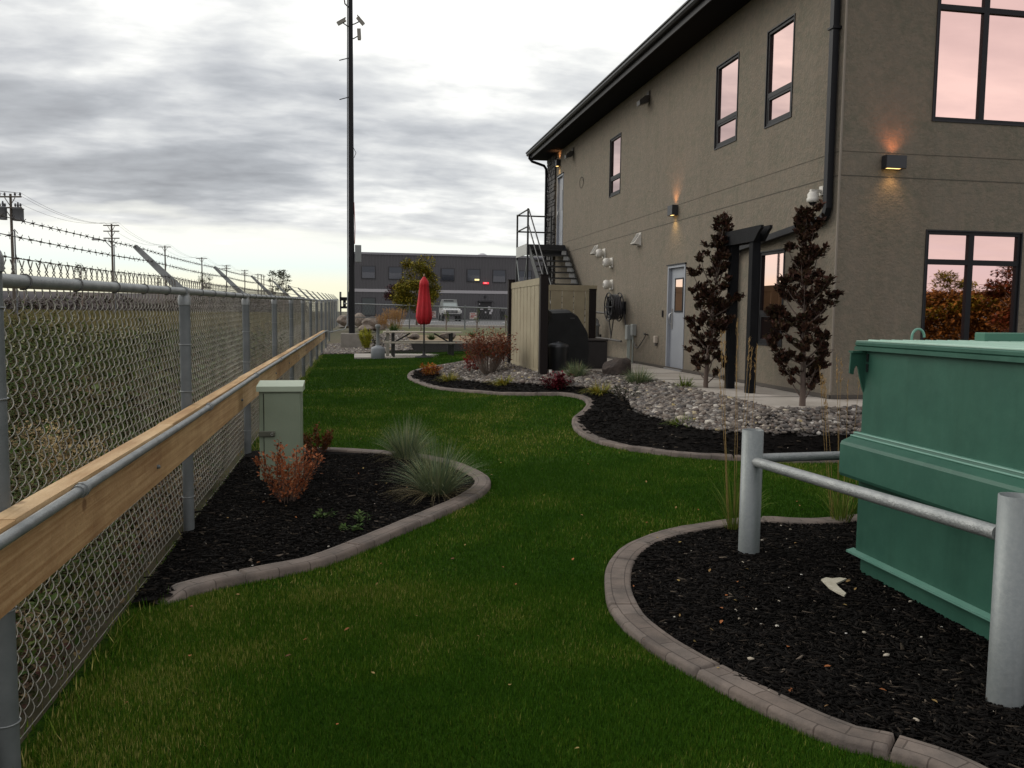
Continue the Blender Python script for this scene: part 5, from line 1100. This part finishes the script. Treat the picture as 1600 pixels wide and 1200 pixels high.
for (q, s, lab, sd_) in (((505, 815), .10, 'tiny bright weed nearest the rusty shrub', 7), ((570, 822), .15, 'largest low leafy weed in the left mulch bed', 8), ((548, 836), .09, 'small pale weed close to the concrete edging', 9)):
    P = gp(*q); shrub('low_weed', P+np.array((0, 0, .03)), s*.7, s*1.0, 9, 70, .045, L_weed, mat('weed_stem', (.08, .11, .04), .8), lab, 'weed', 'small weeds in the left mulch bed', up=.25, bare=.1, wid=.6, seed=sd_, srad=.002)
# big bed
P = gp(672, 590); shrub('orange_spirea', P, .40, .36, 16, 650, .05, L_oran, M_stem, 'small orange and yellow shrub at the tip of the rock bed', 'shrub', up=.6, seed=12)
P = gp(763, 588); bb = shrub('burning_bush', P, 1.12, .58, 100, 3600, .050, L_burn, M_stemg, 'large red brown bush with bare lower twigs left of the privacy screen', 'shrub', up=.6, bare=.45, seed=13, srad=.006, spread=1.0, flat=.6)
P = gp(738, 583); shrub('red_shrub', P, .55, .30, 12, 500, .05, leafmat('crimson_leaf', stops((.22, .02, .02), (.30, .04, .03), (.12, .02, .02))), M_stem, 'low crimson shrub tucked against the left of the big red brown bush', 'shrub', seed=14)
gl = 'yellow green daylily clumps in the big bed'
for (q, h, r, n, m_, lab, sd_) in (((703, 598), .32, .36, 150, L_lily, 'yellow clump nearest the orange shrub', 15), ((788, 604), .30, .38, 160, L_lily, 'yellow clump left of the dark screen post', 16), ((938, 619), .32, .36, 170, L_lily, 'brightest yellow clump where the edging turns', 17),
    ((1070, 611), .32, .27, 110, L_lime, 'upright green clump left of the first purple tree', 18), ((1066, 668), .22, .26, 120, L_lime, 'green and yellow clump low in the river rocks', 19)):
    tuft('daylily', gp(*q), h, r, n, .017, m_, lab, 'plant', gl, seed=sd_, arch=.75, lean=(.1, 1.1))
P = gp(871, 610); shrub('burgundy_shrub', P, .42, .33, 20, 900, .06, L_burg, M_stem, 'rounded burgundy shrub in front of the dark screen post', 'shrub', up=.3, seed=20, bare=.1, flat=1.3)
P = gp(900, 594); tuft('blue_fescue', P, .42, .34, 420, .008, L_blue, 'blue green grass tuft before the dark brown box', 'ornamental grass', 'blue oat grass tufts', seed=21, arch=.4)
P = gp(998, 605); tuft('blue_fescue', P, .42, .40, 480, .008, L_blue, 'blue green grass tuft right beside the boulder', 'ornamental grass', 'blue oat grass tufts', seed=22, arch=.5)
P = gp(978, 630); shrub('small_dark_bush', P, .40, .26, 12, 320, .035, L_dk, M_stemg, 'small dark wiry bush where mulch meets the river rocks', 'shrub', seed=24)
# boulder maker
def boulder(name, c, s, m, label, cat='boulder', group=None, seed=0, rz=0.):
    import bmesh
    bm = bmesh.new(); bmesh.ops.create_icosphere(bm, subdivisions=4, radius=1); r_ = np.random.default_rng(seed); pl = r_.normal(0, 1, (14, 3)); pl /= np.linalg.norm(pl, axis=1)[:, None]; dd = r_.uniform(.62, .95, 14)
    from mathutils import noise as mn
    for v in bm.verts:
        p = np.array(v.co); k = 1.
        for q, d in zip(pl, dd):
            t = p@q
            if t > d: k = min(k, d/t)
        p = p*k*(1+.06*mn.noise(Vector(p*2.5+seed))+.03*mn.noise(Vector(p*7+seed))); v.co = p*np.array(s)
    me = bpy.data.meshes.new(name); bm.to_mesh(me); bm.free(); me.materials.append(m); me.polygons.foreach_set('use_smooth', [False]*len(me.polygons)); o = bpy.data.objects.new(name, me); COL.objects.link(o); o.location = [float(k) for k in c]; o.rotation_euler.z = rz; return tag(o, label, cat, group)
P = gp(966, 592); boulder('boulder', P+np.array((0, .1, .14)), (.34, .28, .30), mat('lava_rock', (.075, .058, .048), .95, var=(.04, .033, .03), vscale=6, bump=1, bscale=22), 'brown rough boulder at the patio edge', seed=3)
M_rk = mat('field_stone', (.20, .155, .12), .9, var=(.12, .10, .085), vscale=3, bump=.8, bscale=10, fine=((.27, .23, .19), 6))
for i, (px_, py_, Y, s, lab) in enumerate([(539, 502, 44, (.42, .4, .36), 'rounded boulder between the fence end and the mast'), (562, 501, 42.5, (.34, .4, .38), 'boulder touching the right of the mast'), (585, 506, 41, (.62, .45, .34), 'widest boulder right of the mast'), (598, 513, 40.5, (.34, .3, .22), 'low boulder at the right end of the boulder row'), (572, 514, 40.6, (.4, .3, .22), 'low boulder in front of the widest one')]):
    P = pY(px_, py_, Y); boulder('boulder', P, s, M_rk, lab, group='boulders behind the mast', seed=10+i)
for i, (px_, py_, Y, s, lab) in enumerate([(646, 526, 33.2, (.28, .2, .14), 'pale flat rock seen above the left end of the bench'), (700, 524, 33, (.35, .25, .14), 'flat rock seen under the right end of the tabletop')]):
    P = pY(px_, py_, Y); boulder('boulder', P, s, M_rk, lab, group='rocks behind the picnic table', seed=20+i)
# reed grass by the bollards
def reed(loc, n, h, label, seed, m=L_reed, lf=L_lime, spread=.16, plume=.25, pw=.012, group='feather reed grass by the bollards', wst=.0022, nlv=90):
    rr = np.random.default_rng(seed); root = empty('reed_grass', loc, label, 'ornamental grass', group); st = MB(); P = []; D = []
    for i in range(n):
        a = rr.uniform(0, 2*math.pi); q = rr.random()**.5*spread; hh = h*rr.uniform(.72, 1.02); p0 = np.array((loc[0]+q*.5*math.cos(a), loc[1]+q*.5*math.sin(a), loc[2])); p1 = p0+np.array((q*.9*math.cos(a), q*.9*math.sin(a), hh)); pm = (p0+p1)/2+np.array((rr.normal(0, .01), rr.normal(0, .01), 0))
        st.tube([p0, pm, p1], [wst, wst, wst*.7], 3, cap=False); k = int(34*plume/.25); t = 1-rr.random(k)*plume/hh; Q = p0+(p1-p0)*t[:, None]+rr.normal(0, pw*.35, (k, 3)); P.append(Q)
    st.build('stalks', m, root); Pa = np.vstack(P); nn_ = len(Pa); S = np.stack([np.full(nn_, .006*pw/.012), np.full(nn_, .03), np.full(nn_, .012)], -1)
    scatter('plumes', Pa, LT, LF, S, rotm(rr.uniform(0, 6.3, nn_), rr.normal(1.25, .15, nn_)), m, root, rr.random(nn_)); 
    V, F, r2 = blades(loc, h*.42, h*.20, nlv, .005, seed+3, .5); np_obj('blades', V, F, lf, root, r2); return root
reed(gp(1160, 832)+np.array((-.06, 0, .02)), 8, 1.62, 'tall straw plumed reed grass behind the left bollard', 31)
reed(gp(1306, 822)+np.array((.05, .0, .02)), 9, 1.36, 'reed grass clump beside the far left corner of the dumpster', 32)
# behind the picnic table
def at(px_, py_, Y): return pY(px_, py_, Y)
P = at(573, 545, 33); shrub('yellow_shrub', P, .95, .36, 18, 2200, .06, L_yel, M_stem, 'bright yellow shrub right beside the concrete block', 'shrub', seed=33, bare=.05)
P = at(588, 545, 33.4); shrub('green_shrub', P, .7, .4, 12, 500, .05, L_dk, M_stem, 'dark green shrub behind the grey smoking urn', 'shrub', seed=34, bare=.05)
for (px_, py_, Y, h, r, lab, sd_) in ((615, 519, 37, .55, .42, 'dark green grass mound above the left end of the table', 35), ((738), 527, 33.5, .3, .3, 'small green tuft above the right end of the table', 36), (674, 531, 33, .3, .35, 'small green tuft behind the umbrella pole', 37), (705, 531, 33, .26, .3, 'small green tuft behind the table top', 38)):
    tuft('grass_mound', at(px_, py_, Y), h, r, 200, .012, L_weed, lab, 'plant', 'green tufts behind the picnic table', seed=sd_, arch=.6)
for (px_, py_, Y, h, w_, lab, sd_) in ((611, 506, 40, .72, .3, 'left half of the orange plumed reed grass beyond the table', 41), (622, 507, 40, .72, .3, 'right half of the orange plumed reed grass beyond the table', 42), (599, 507, 40.4, .5, .3, 'shorter faded reed grass left of the orange clumps', 43)):
    reed(at(px_, py_, Y)-np.array((0, 0, .2)), 34, h+.2, lab, sd_, L_reedf, L_reedf, .3, .4, .05, 'orange reed grasses beyond the table', .006, 60)
# autumn tree and its purple neighbour
def tree(name, base, H_, crown_z, rx, rz_, nl, size, lm, label, seed, group=None, tr=.09, trunkm=None, lobes=16, up=.2, cat='tree'):
    rr = np.random.default_rng(seed); root = empty(name, base, label, cat, group); x0, y0, z0 = base; tk = MB(); top = np.array((x0, y0, z0+H_*.92))
    tk.tube([(x0, y0, z0-.1), (x0+rx*.05, y0, z0+H_*.3), (x0-rx*.04, y0, z0+H_*.6), top], [tr, tr*.75, tr*.45, tr*.12], 7); P = []
    for i in range(lobes):
        a = rr.uniform(0, 2*math.pi); v = rr.uniform(-.85, .95); rad = rx*math.sqrt(max(0, 1-abs(v)**2.0))*rr.uniform(.45, .85); c = np.array((x0+rad*math.cos(a), y0+rad*math.sin(a), z0+crown_z+v*rz_))
        s = np.array((x0, y0, z0+max(H_*.18, crown_z+v*rz_-rz_*.55))); tk.tube([s, (s+c)/2+(0, 0, -.05*H_), c], [tr*.35, tr*.22, tr*.08], 5, cap=False)
        k = nl//lobes; o_ = rr.normal(0, 1, (k, 3)); o_ /= np.linalg.norm(o_, axis=1)[:, None]; o_ *= rr.random((k, 1))**.45; lr = rx*rr.uniform(.28, .5); P.append(c+o_*np.array((lr, lr, lr*.85*rz_/max(rx, .01)*.7)))
    tk.build('trunk', trunkm or M_stemg, root); leaves('crown', np.vstack(P), size, lm, root, up, None, .9, seed); return root
Y = 42; b = at(651, 505, Y); tree('autumn_tree', b, float(at(651, 407, Y)[2]-b[2]), 1.75, 1.12, 1.55, 13000, .12, L_autumn, 'yellow green autumn tree behind the red umbrella', 51, lobes=26, tr=.06)
Y = 43.5; b = at(622, 500, Y); tree('purple_tree', b, 1.9, 1.1, .85, .85, 3600, .10, leafmat('plum_leaf', stops((.06, .02, .025), (.10, .03, .035), (.04, .02, .02))), 'dark plum coloured small tree left of the yellow tree', 52, lobes=14, tr=.04)
for (px_, py_, Y, h, lab, sd_) in ((697, 513, 37, .85, 'thin sapling with a support stake before the parked car', 53), (745, 515, 37, 1.0, 'sapling standing just right of the second white sign', 54), (657.5, 517, 36, .8, 'reddish slim trunked sapling left of the umbrella pole', 55), (790, 520, 36, .9, 'sparse sapling beside the dark screen post', 56)):
    b = at(px_, py_, Y); tree('sapling', b, h, h*.62, .13, h*.34, 120, .06, L_lime if sd_ != 55 else L_oran, lab, sd_, 'young saplings beyond the picnic table', lobes=6, tr=.035)
# small trees in the field beyond the fence
for (px_, yt, yb, Y, wpx, nl, lab, sd_, m_) in ((128, 405, 452, 95, 17, 420, 'wispy small tree left of the street lamp pole', 61, L_dk), (323, 428, 452, 120, 26, 700, 'small bushy tree beside the fourth utility pole', 62, L_dk), (426, 424, 462, 90, 18, 500, 'left one of two thin leafy trees beyond the fence', 63, L_dk), (443, 422, 462, 88, 26, 1000, 'right and fuller one of two leafy trees beyond the fence', 64, L_dk), (247, 432, 452, 120, 7, 160, 'tiny conifer beyond the fence', 65, L_dk), (37, 428, 452, 110, 18, 300, 'low round tree right of the nearest utility pole', 66, L_dk)):
    b = at(px_, yb, Y); h = float(at(px_, yt, Y)[2]-b[2]); rx = wpx/2/FPX*Y; tree('field_tree', b-np.array((0, 0, 1.6)), h+1.6, 1.6+h*.5, rx, h*.48, nl, .20, leafmat('field_tree_leaf', stops((.06, .075, .035), (.10, .11, .05), (.045, .05, .03))), lab, sd_, 'small trees in the field', lobes=14, tr=.08)
# distant embankment, long hedge
em = []
xs = np.linspace(-230, -12, 60); 
def emb(x): return 205+.15*x
V = []; 
for x in xs:
    y = emb(x); zb = 1.0; zt_ = 4.9+.5*float(vnoise(x, 0, 30, 3)[()]) if True else 5
    V += [(x, y-9, zb), (x, y-3, zt_-1.3), (x, y, zt_), (x, y+10, zb)]
V = np.array(V); n_ = len(xs); i = np.arange(n_*4).reshape(n_, 4); F = np.stack([i[:-1, :-1], i[1:, :-1], i[1:, 1:], i[:-1, 1:]], -1).reshape(-1, 4)
tag(np_obj('hills', V, F, mat('embankment', (.085, .065, .055), .95, var=(.05, .045, .05), vscale=.12, bump=.5, bscale=1), smooth=True), kind='structure')
rr = np.random.default_rng(5); n_ = 26000; x = rr.uniform(-230, -10, n_); hh = rr.random(n_)**1.3*(1.2+2.6*vnoise(x, x*0, 7, 6)); y = emb(x)-12+rr.normal(0, 1.2, n_); P = np.stack([x, y, 1.0+hh], -1)
o = leaves('hedgerow', P, .55, leafmat('hedge_leaf', stops((.04, .045, .04), (.075, .06, .045), (.05, .035, .03), (.10, .075, .045))), None, .4); tag(o, 'dark autumn hedgerow along the far side of the field', 'hedge', kind='stuff')
# trees behind the viewer, mirrored in the windows
for i in range(12):
    a = R(36+i*5.2)+(i % 3)*.02; d = 52+9*math.sin(i*2.3); x = d*math.sin(a)+4; y = -d*math.cos(a)+8; h = 3.6+1.3*((i*37) % 10)/10
    tree('roadside_tree', np.array((x, y, .5)), h, h*.5, h*.62, h*.48, 5000, .27, L_autumn if i % 2 else L_rust2, ('broad' if i % 2 else 'tall')+' autumn tree number %s of the row behind the viewer, mirrored in the windows' % ['one', 'two', 'three', 'four', 'five', 'six', 'seven', 'eight', 'nine', 'ten', 'eleven', 'twelve'][i], 70+i, 'autumn trees mirrored in the windows', lobes=14, tr=.14)

rr = np.random.default_rng(15); n_ = 190000; a = R(22)+rr.random(n_)*R(85); d_ = 60+rr.normal(0, 2, n_); x = d_*np.sin(a)+4; y = -d_*np.cos(a)+8; hh = rr.random(n_)**.8*(2.5+1.8*vnoise(a*40, a*0, 2.2, 6))
o = leaves('woodland', np.stack([x, y, hh-.2], -1), .30, leafmat('wood_leaf', stops((.15, .07, .018), (.22, .10, .02), (.10, .05, .018), (.27, .13, .025))), None, .4); tag(o, 'orange autumn woodland edge behind the viewer, seen only as a reflection in the windows', 'wood', kind='stuff')
# ================================================================== ground cover (countless things, one object each)
rr = np.random.default_rng(99)
# river rocks
def icos():
    import bmesh
    bm = bmesh.new(); bmesh.ops.create_icosphere(bm, subdivisions=1, radius=1); V = np.array([v.co[:] for v in bm.verts]); bm.faces.ensure_lookup_table(); F = [tuple(v.index for v in f.verts) for f in bm.faces]; bm.free(); return V, F
IV, IF = icos()
gpoly = gravel_poly
def inbed(n, poly, x0, x1, y0, y1, excl=()):
    x = rr.uniform(x0, x1, n); y = rr.uniform(y0, y1, n); ok = pip(x, y, poly)
    for e in excl: ok &= ~pip(x, y, e)
    return x[ok], y[ok]
patp = [(a, b) for a, b in pat]
SP = []; 
for (n, x0, x1, y0, y1) in ((52000, 3, 8.5, 8.4, 13), (22000, 2, 6, 13, 17), (12000, 1, 6, 17, 24)):
    x, y = inbed(n, gpoly, x0, x1, y0, y1, [patp]); SP.append(np.stack([x, y], -1))
SP = np.vstack(SP); 
# a few strays on the mulch side
n = len(SP); s = rr.gamma(3, .0050, n)+.008; s = np.minimum(s, .065); z = G(SP[:, 0], SP[:, 1])+.05+s*.25+rr.random(n)*.015
SMAT = leafmat('river_rock', [(0, (.17, .145, .12)), (.15, (.075, .065, .058)), (.3, (.26, .225, .19)), (.42, (.10, .092, .088)), (.55, (.34, .31, .27)), (.65, (.12, .09, .075)), (.78, (.20, .185, .17)), (.9, (.06, .056, .056)), (.97, (.52, .49, .44)), (1, (.33, .26, .12))], .75)
for k in range(3):
    m_ = np.arange(n) % 3 == k; V = IV*(1+rr.normal(0, .13, (len(IV), 1)))
    o = scatter('river_rocks', np.column_stack([SP, z])[m_], V, IF, np.stack([s*rr.uniform(.8, 1.5, n), s, s*rr.uniform(.45, .8, n)], -1)[m_], rotm(rr.uniform(0, 6.3, n), rr.normal(0, .35, n))[m_], SMAT, None, rr.random(n)[m_], smooth=False); tag(o, kind='stuff')
x = rr.uniform(FX, 2, 5200); y = rr.uniform(31, 37.5, 5200); n2_ = len(x)
o = scatter('river_rocks', np.column_stack([x, y, G(x, y)+.03]), IV*(1+rr.normal(0, .12, (len(IV), 1))), IF, np.stack([rr.uniform(.03, .09, n2_), rr.uniform(.03, .07, n2_), rr.uniform(.02, .045, n2_)], -1), rotm(rr.uniform(0, 6, n2_), rr.normal(0, .3, n2_)), SMAT, None, rr.random(n2_)); tag(o, kind='stuff')
# bark chips
CV = np.array([(x, y, z) for z in (-.5, .5) for y in (-.5, .5) for x in (-.5, .5)]); CV[[0, 4], 0] *= .3; CV[[3, 7], 1] *= .6
CF = [(0, 2, 3, 1), (4, 5, 7, 6), (0, 1, 5, 4), (2, 6, 7, 3), (0, 4, 6, 2), (1, 3, 7, 5)]
CM = leafmat('bark_chip', [(0, (.003, .0026, .0023)), (.5, (.006, .0052, .0046)), (.85, (.011, .0095, .0082)), (.965, (.024, .019, .015)), (.992, (.06, .048, .035)), (1, (.16, .13, .10))], .85)
def chips(poly, n, x0, x1, y0, y1, sc_=1., excl=(), dz=.033):
    x, y = inbed(n, poly, x0, x1, y0, y1, excl); dm = np.full(len(x), 9.)
    for cl_ in (cA, cB, cC):
        for c in np.array_split(np.arange(len(x)), max(1, len(x)//20000)): dm[c] = np.minimum(dm[c], np.sqrt(((np.stack([x[c], y[c]], -1)[:, None]-cl_[::2][None])**2).sum(-1)).min(1))
    k_ = dm > .078+.02*rr.random(len(x)); k_ |= rr.random(len(x)) < .01; x, y = x[k_], y[k_]; n = len(x); ln = rr.gamma(3, .0095, n)*sc_+.010; z = G(x, y)+dz+.004+.02*vnoise(x, y, .5, 3)+rr.random(n)*.014
    S = np.stack([ln, ln*rr.uniform(.07, .24, n), rr.uniform(.003, .008, n)*sc_], -1)
    o = scatter('mulch_chips', np.column_stack([x, y, z]), CV, CF, S, rotm(rr.uniform(0, 6.3, n), rr.normal(0, .3, n), None)@rotm(np.zeros(n), np.zeros(n), None), CM, None, rr.random(n)); return tag(o, kind='stuff')
chips(bedC, 75000, 1.3, 4.4, 2.2, 6.6, dz=.012); chips(bedB, 48000, -1.3, 2.0, 4.5, 9.8, dz=.018)
chips(bedA, 34000, .8, 8, 8.4, 21, 1.5, [gpoly])
# pale bits of gravel and shell scattered on the mulch
Pm = []
for poly, n, bb_ in ((bedC, 60, (1.4, 3.3, 2.4, 6.2)), (bedB, 34, (-1.2, 1.6, 5, 9.5)), (bedA, 90, (2.5, 6, 8.6, 12))):
    x, y = inbed(n*2, poly, *bb_); Pm.append(np.stack([x, y], -1)[:n])
Pm = np.vstack(Pm); n = len(Pm); s = rr.gamma(2, .0020, n)+.0025
o = scatter('pale_chips', np.column_stack([Pm, G(Pm[:, 0], Pm[:, 1])+.03+.015*vnoise(Pm[:, 0], Pm[:, 1], .5, 3)]), IV, IF, np.stack([s*1.4, s, s*.5], -1), rotm(rr.uniform(0, 6.3, n), rr.normal(0, .4, n)), leafmat('pale_chip', stops((.5, .47, .4), (.35, .3, .22), (.6, .58, .54))), None, rr.random(n)); tag(o, kind='stuff')
# lawn blades
def turf(n, x0, x1, y0, y1, h, w, name='grass'):
    x = rr.uniform(x0, x1, n); y = rr.uniform(y0, y1, n); fr = math.tan(YAW)*y
    lat = (x*math.cos(YAW)-y*math.sin(YAW)); dep = x*math.sin(YAW)+y*math.cos(YAW); ok = (np.abs(lat) < dep*.64+.3)
    for e in (bedA, bedB, bedC): ok &= ~pip(x, y, e)
    for ln in (cA, cB, cC):
        # keep blades off the top of the edging
        step = ln[::2]; d = np.full(len(x), 9.); idx = np.where(ok)[0]
        for c in np.array_split(idx, max(1, len(idx)//20000)):
            if len(c): d[c] = np.sqrt(((np.stack([x[c], y[c]], -1)[:, None]-step[None])**2).sum(-1)).min(1)
        ok &= d > .074
    x = x[ok]; y = y[ok]; n = len(x); pn = vnoise(x, y, .9, 21)*.6+vnoise(x, y, .28, 22)*.4; hh = h*rr.uniform(.55, 1.2, n)*(.8+.4*pn)
    a = rr.uniform(0, 6.283, n); le = rr.normal(0, .38, n); ca_, sa_ = np.cos(a), np.sin(a); z = G(x, y)-.004; wd = w*rr.uniform(.6, 1.3, n)
    A = np.stack([x-ca_*wd/2, y-sa_*wd/2, z], -1); B = np.stack([x+ca_*wd/2, y+sa_*wd/2, z], -1); C = np.stack([x-sa_*le*hh, y+ca_*le*hh, z+hh*np.cos(le)], -1)
    V = np.stack([A, B, C], 1).reshape(-1, 3); F = np.arange(3*n).reshape(n, 3)
    pl = vnoise(x, y, 2.1, 25); dry = np.clip((pn*.7+pl*.5-.52)*2.4, 0, 1); r_ = np.clip(rr.random(n)**1.2*(.38+.3*dry)+dry*.22+(rr.random(n) < .02+.16*dry)*.4, 0, 1)
    o = np_obj(name, V, F, LG, None, np.repeat(r_, 3)); return tag(o, kind='stuff')
LG = leafmat('grass_blade', [(0, (.020, .065, .003)), (.35, (.040, .105, .005)), (.6, (.076, .138, .010)), (.8, (.155, .178, .024)), (1, (.36, .32, .10))], .6)
turf(430000, -1.25, 3.0, 2.3, 5.2, .030, .0040); turf(430000, -1.25, 7.2, 5.2, 9.0, .032, .0062); turf(230000, -1.2, 8, 9.0, 16, .034, .011); turf(120000, -1.2, 5, 16, 31, .036, .02)
n = 90; x = rr.uniform(-1, 4, n); y = rr.uniform(2.6, 11, n); k = ~(pip(x, y, bedA) | pip(x, y, bedB) | pip(x, y, bedC)); x, y = x[k], y[k]
o = leaves('fallen_leaves', np.stack([x, y, G(x, y)+.028], -1), .028, leafmat('fallen_leaf', stops((.22, .13, .05), (.30, .22, .08), (.12, .06, .03), (.35, .12, .04))), None, 0.1); tag(o, kind='stuff')
x = rr.uniform(-1.1, 3.2, 160); y = rr.uniform(3, 9.4, 160); k = pip(x, y, bedB) | pip(x, y, bedC); x, y = x[k], y[k]
o = leaves('fallen_leaves', np.stack([x, y, G(x, y)+.05], -1), .030, MATS['fallen_leaf'], None, 0.15); tag(o, kind='stuff')
# untidy strip under the fence
n = 5000; x = FX+.02+rr.normal(0, .05, n); y = rr.uniform(2.4, 30, n); ok = ~pip(x, y, bedB); x, y = x[ok], y[ok]; n = len(x); hh = rr.uniform(.02, .08, n); a = rr.uniform(0, 6.3, n); le = rr.normal(0, .5, n)
A = np.stack([x-.004*np.cos(a), y-.004*np.sin(a), G(x, y)], -1); B = np.stack([x+.004*np.cos(a), y+.004*np.sin(a), G(x, y)], -1); C = np.stack([x-np.sin(a)*le*hh, y+np.cos(a)*le*hh, G(x, y)+hh], -1)
o = np_obj('grass', np.stack([A, B, C], 1).reshape(-1, 3), np.arange(3*n).reshape(n, 3), LG, None, np.repeat(np.clip(rr.normal(.6, .3, n), 0, 1), 3)); tag(o, kind='stuff')
# rough growth beyond the fence: leafy weeds, dry stalks, pale flowers
def weeds(n, x0, x1, y0, y1, hmax, size, m_, name, hfun=None, seed=0):
    x = rr.uniform(x0, x1, n); y = rr.uniform(y0, y1, n); c = vnoise(x, y, 1.3, seed)*.6+vnoise(x, y, .4, seed+1)*.4; k = rr.random(n) < np.clip((c-.28)*3, 0.03, 1); x, y, c = x[k], y[k], c[k]; n = len(x)
    z = G(x, y)+rr.random(n)**.75*hmax*np.clip(c*1.6-.2, .12, 1.2); o = leaves(name, np.stack([x, y, z], -1), size, m_, None, .4, seed=seed); return tag(o, kind='stuff')
W1 = leafmat('field_weed', stops((.022, .045, .008), (.042, .072, .012), (.075, .095, .02), (.035, .038, .014), (.07, .055, .022)), .7)
W2 = leafmat('dry_weed', stops((.12, .085, .05), (.20, .15, .075), (.075, .05, .035), (.10, .045, .035)), .8)
weeds(170000, -7.5, -1.45, 2.0, 14, .95, .036, W1, 'weeds', seed=31); weeds(130000, -6, -1.36, 1.5, 12, .55, .034, W2, 'weeds', seed=41)
weeds(26000, -3.4, -1.36, 1.6, 9, .35, .045, W2, 'weeds', seed=61); weeds(26000, -3.0, -1.36, 1.6, 9, .4, .05, W1, 'weeds', seed=67)
weeds(150000, -10, -3.6, 3.5, 17, 1.75, .042, W1, 'weeds', seed=91); weeds(50000, -9, -3.0, 3.5, 15, 1.2, .04, W2, 'weeds', seed=95)
weeds(60000, -16, -2.0, 8, 34, 1.15, .11, W1, 'weeds', seed=33); weeds(16000, -12, -1.6, 10, 34, .5, .09, W2, 'weeds', seed=47)
n = 24000; x = rr.uniform(-13, -1.45, n); y = rr.uniform(1.5, 30, n); c = vnoise(x, y, 1.1, 55); k = c > .5; x, y = x[k], y[k]; n = len(x); hh = rr.uniform(.2, .85, n); a = rr.uniform(0, 6.3, n); le = rr.normal(0, .35, n); z = G(x, y)-.02
A = np.stack([x-.005*np.cos(a), y-.005*np.sin(a), z], -1); B = np.stack([x+.005*np.cos(a), y+.005*np.sin(a), z], -1); C = np.stack([x-np.sin(a)*le*hh, y+np.cos(a)*le*hh, z+hh], -1)
o = np_obj('dry_stalks', np.stack([A, B, C], 1).reshape(-1, 3), np.arange(3*n).reshape(n, 3), leafmat('dry_stalk', stops((.19, .15, .075), (.28, .22, .11), (.12, .09, .05))), None, np.repeat(rr.random(n), 3)); tag(o, kind='stuff')
n = 900; x = rr.uniform(-11, -4.0, n); y = rr.uniform(6, 26, n); c = vnoise(x, y, 1.5, 71); k = c > .5; x, y = x[k], y[k]; n = len(x)
o = scatter('field_flowers', np.stack([x, y, G(x, y)+1.15+rr.random(n)*.4], -1), IV, IF, np.full(n, .016), rotm(rr.uniform(0, 6, n), rr.uniform(0, 3, n)), leafmat('pale_flower', stops((.42, .42, .22), (.5, .48, .3))), None, rr.random(n)); tag(o, kind='stuff')
for (px_, py_, X_, h_, r_, lab_, s_) in ((112, 720, -2.35, 1.05, .5, 'rounded tan dry bush seen through the near fence panel', 81), (60, 640, -3.4, .9, .5, 'brown dry bush farther left behind the near fence panel', 82), (215, 610, -3.2, .8, .5, 'dark reddish dry bush behind the first fence panel', 83)):
    q_ = pX(px_, py_, X_); q_[2] = g(q_[0], q_[1])
    shrub('dry_bush', q_, h_, r_, 44, 3200, .035, leafmat('dry_bush_leaf', stops((.40, .30, .15), (.52, .40, .20), (.28, .20, .10))) if s_ != 83 else W2, M_stemg, lab_, 'shrub', 'dry bushes beyond the fence', up=.7, bare=.2, seed=s_, tight=.2)
# field grass farther out, reaching to the embankment
n = 60000; y = 12+rr.random(n)**1.7*150; x = -4-rr.random(n)*(8+y*.75); hh = rr.uniform(.25, .6, n); a = rr.uniform(0, 6.3, n); wd = .012+y*.0011; le = rr.normal(0, .3, n); z = G(x, y)-.03
A = np.stack([x-wd*np.cos(a), y-wd*np.sin(a), z], -1); B = np.stack([x+wd*np.cos(a), y+wd*np.sin(a), z], -1); C = np.stack([x-np.sin(a)*le*hh, y+np.cos(a)*le*hh, z+hh], -1)
o = np_obj('field_grass', np.stack([A, B, C], 1).reshape(-1, 3), np.arange(3*n).reshape(n, 3), leafmat('field_grass_blade', stops((.13, .115, .045), (.19, .155, .065), (.09, .095, .035))), None, np.repeat(rr.random(n), 3)); tag(o, kind='stuff')
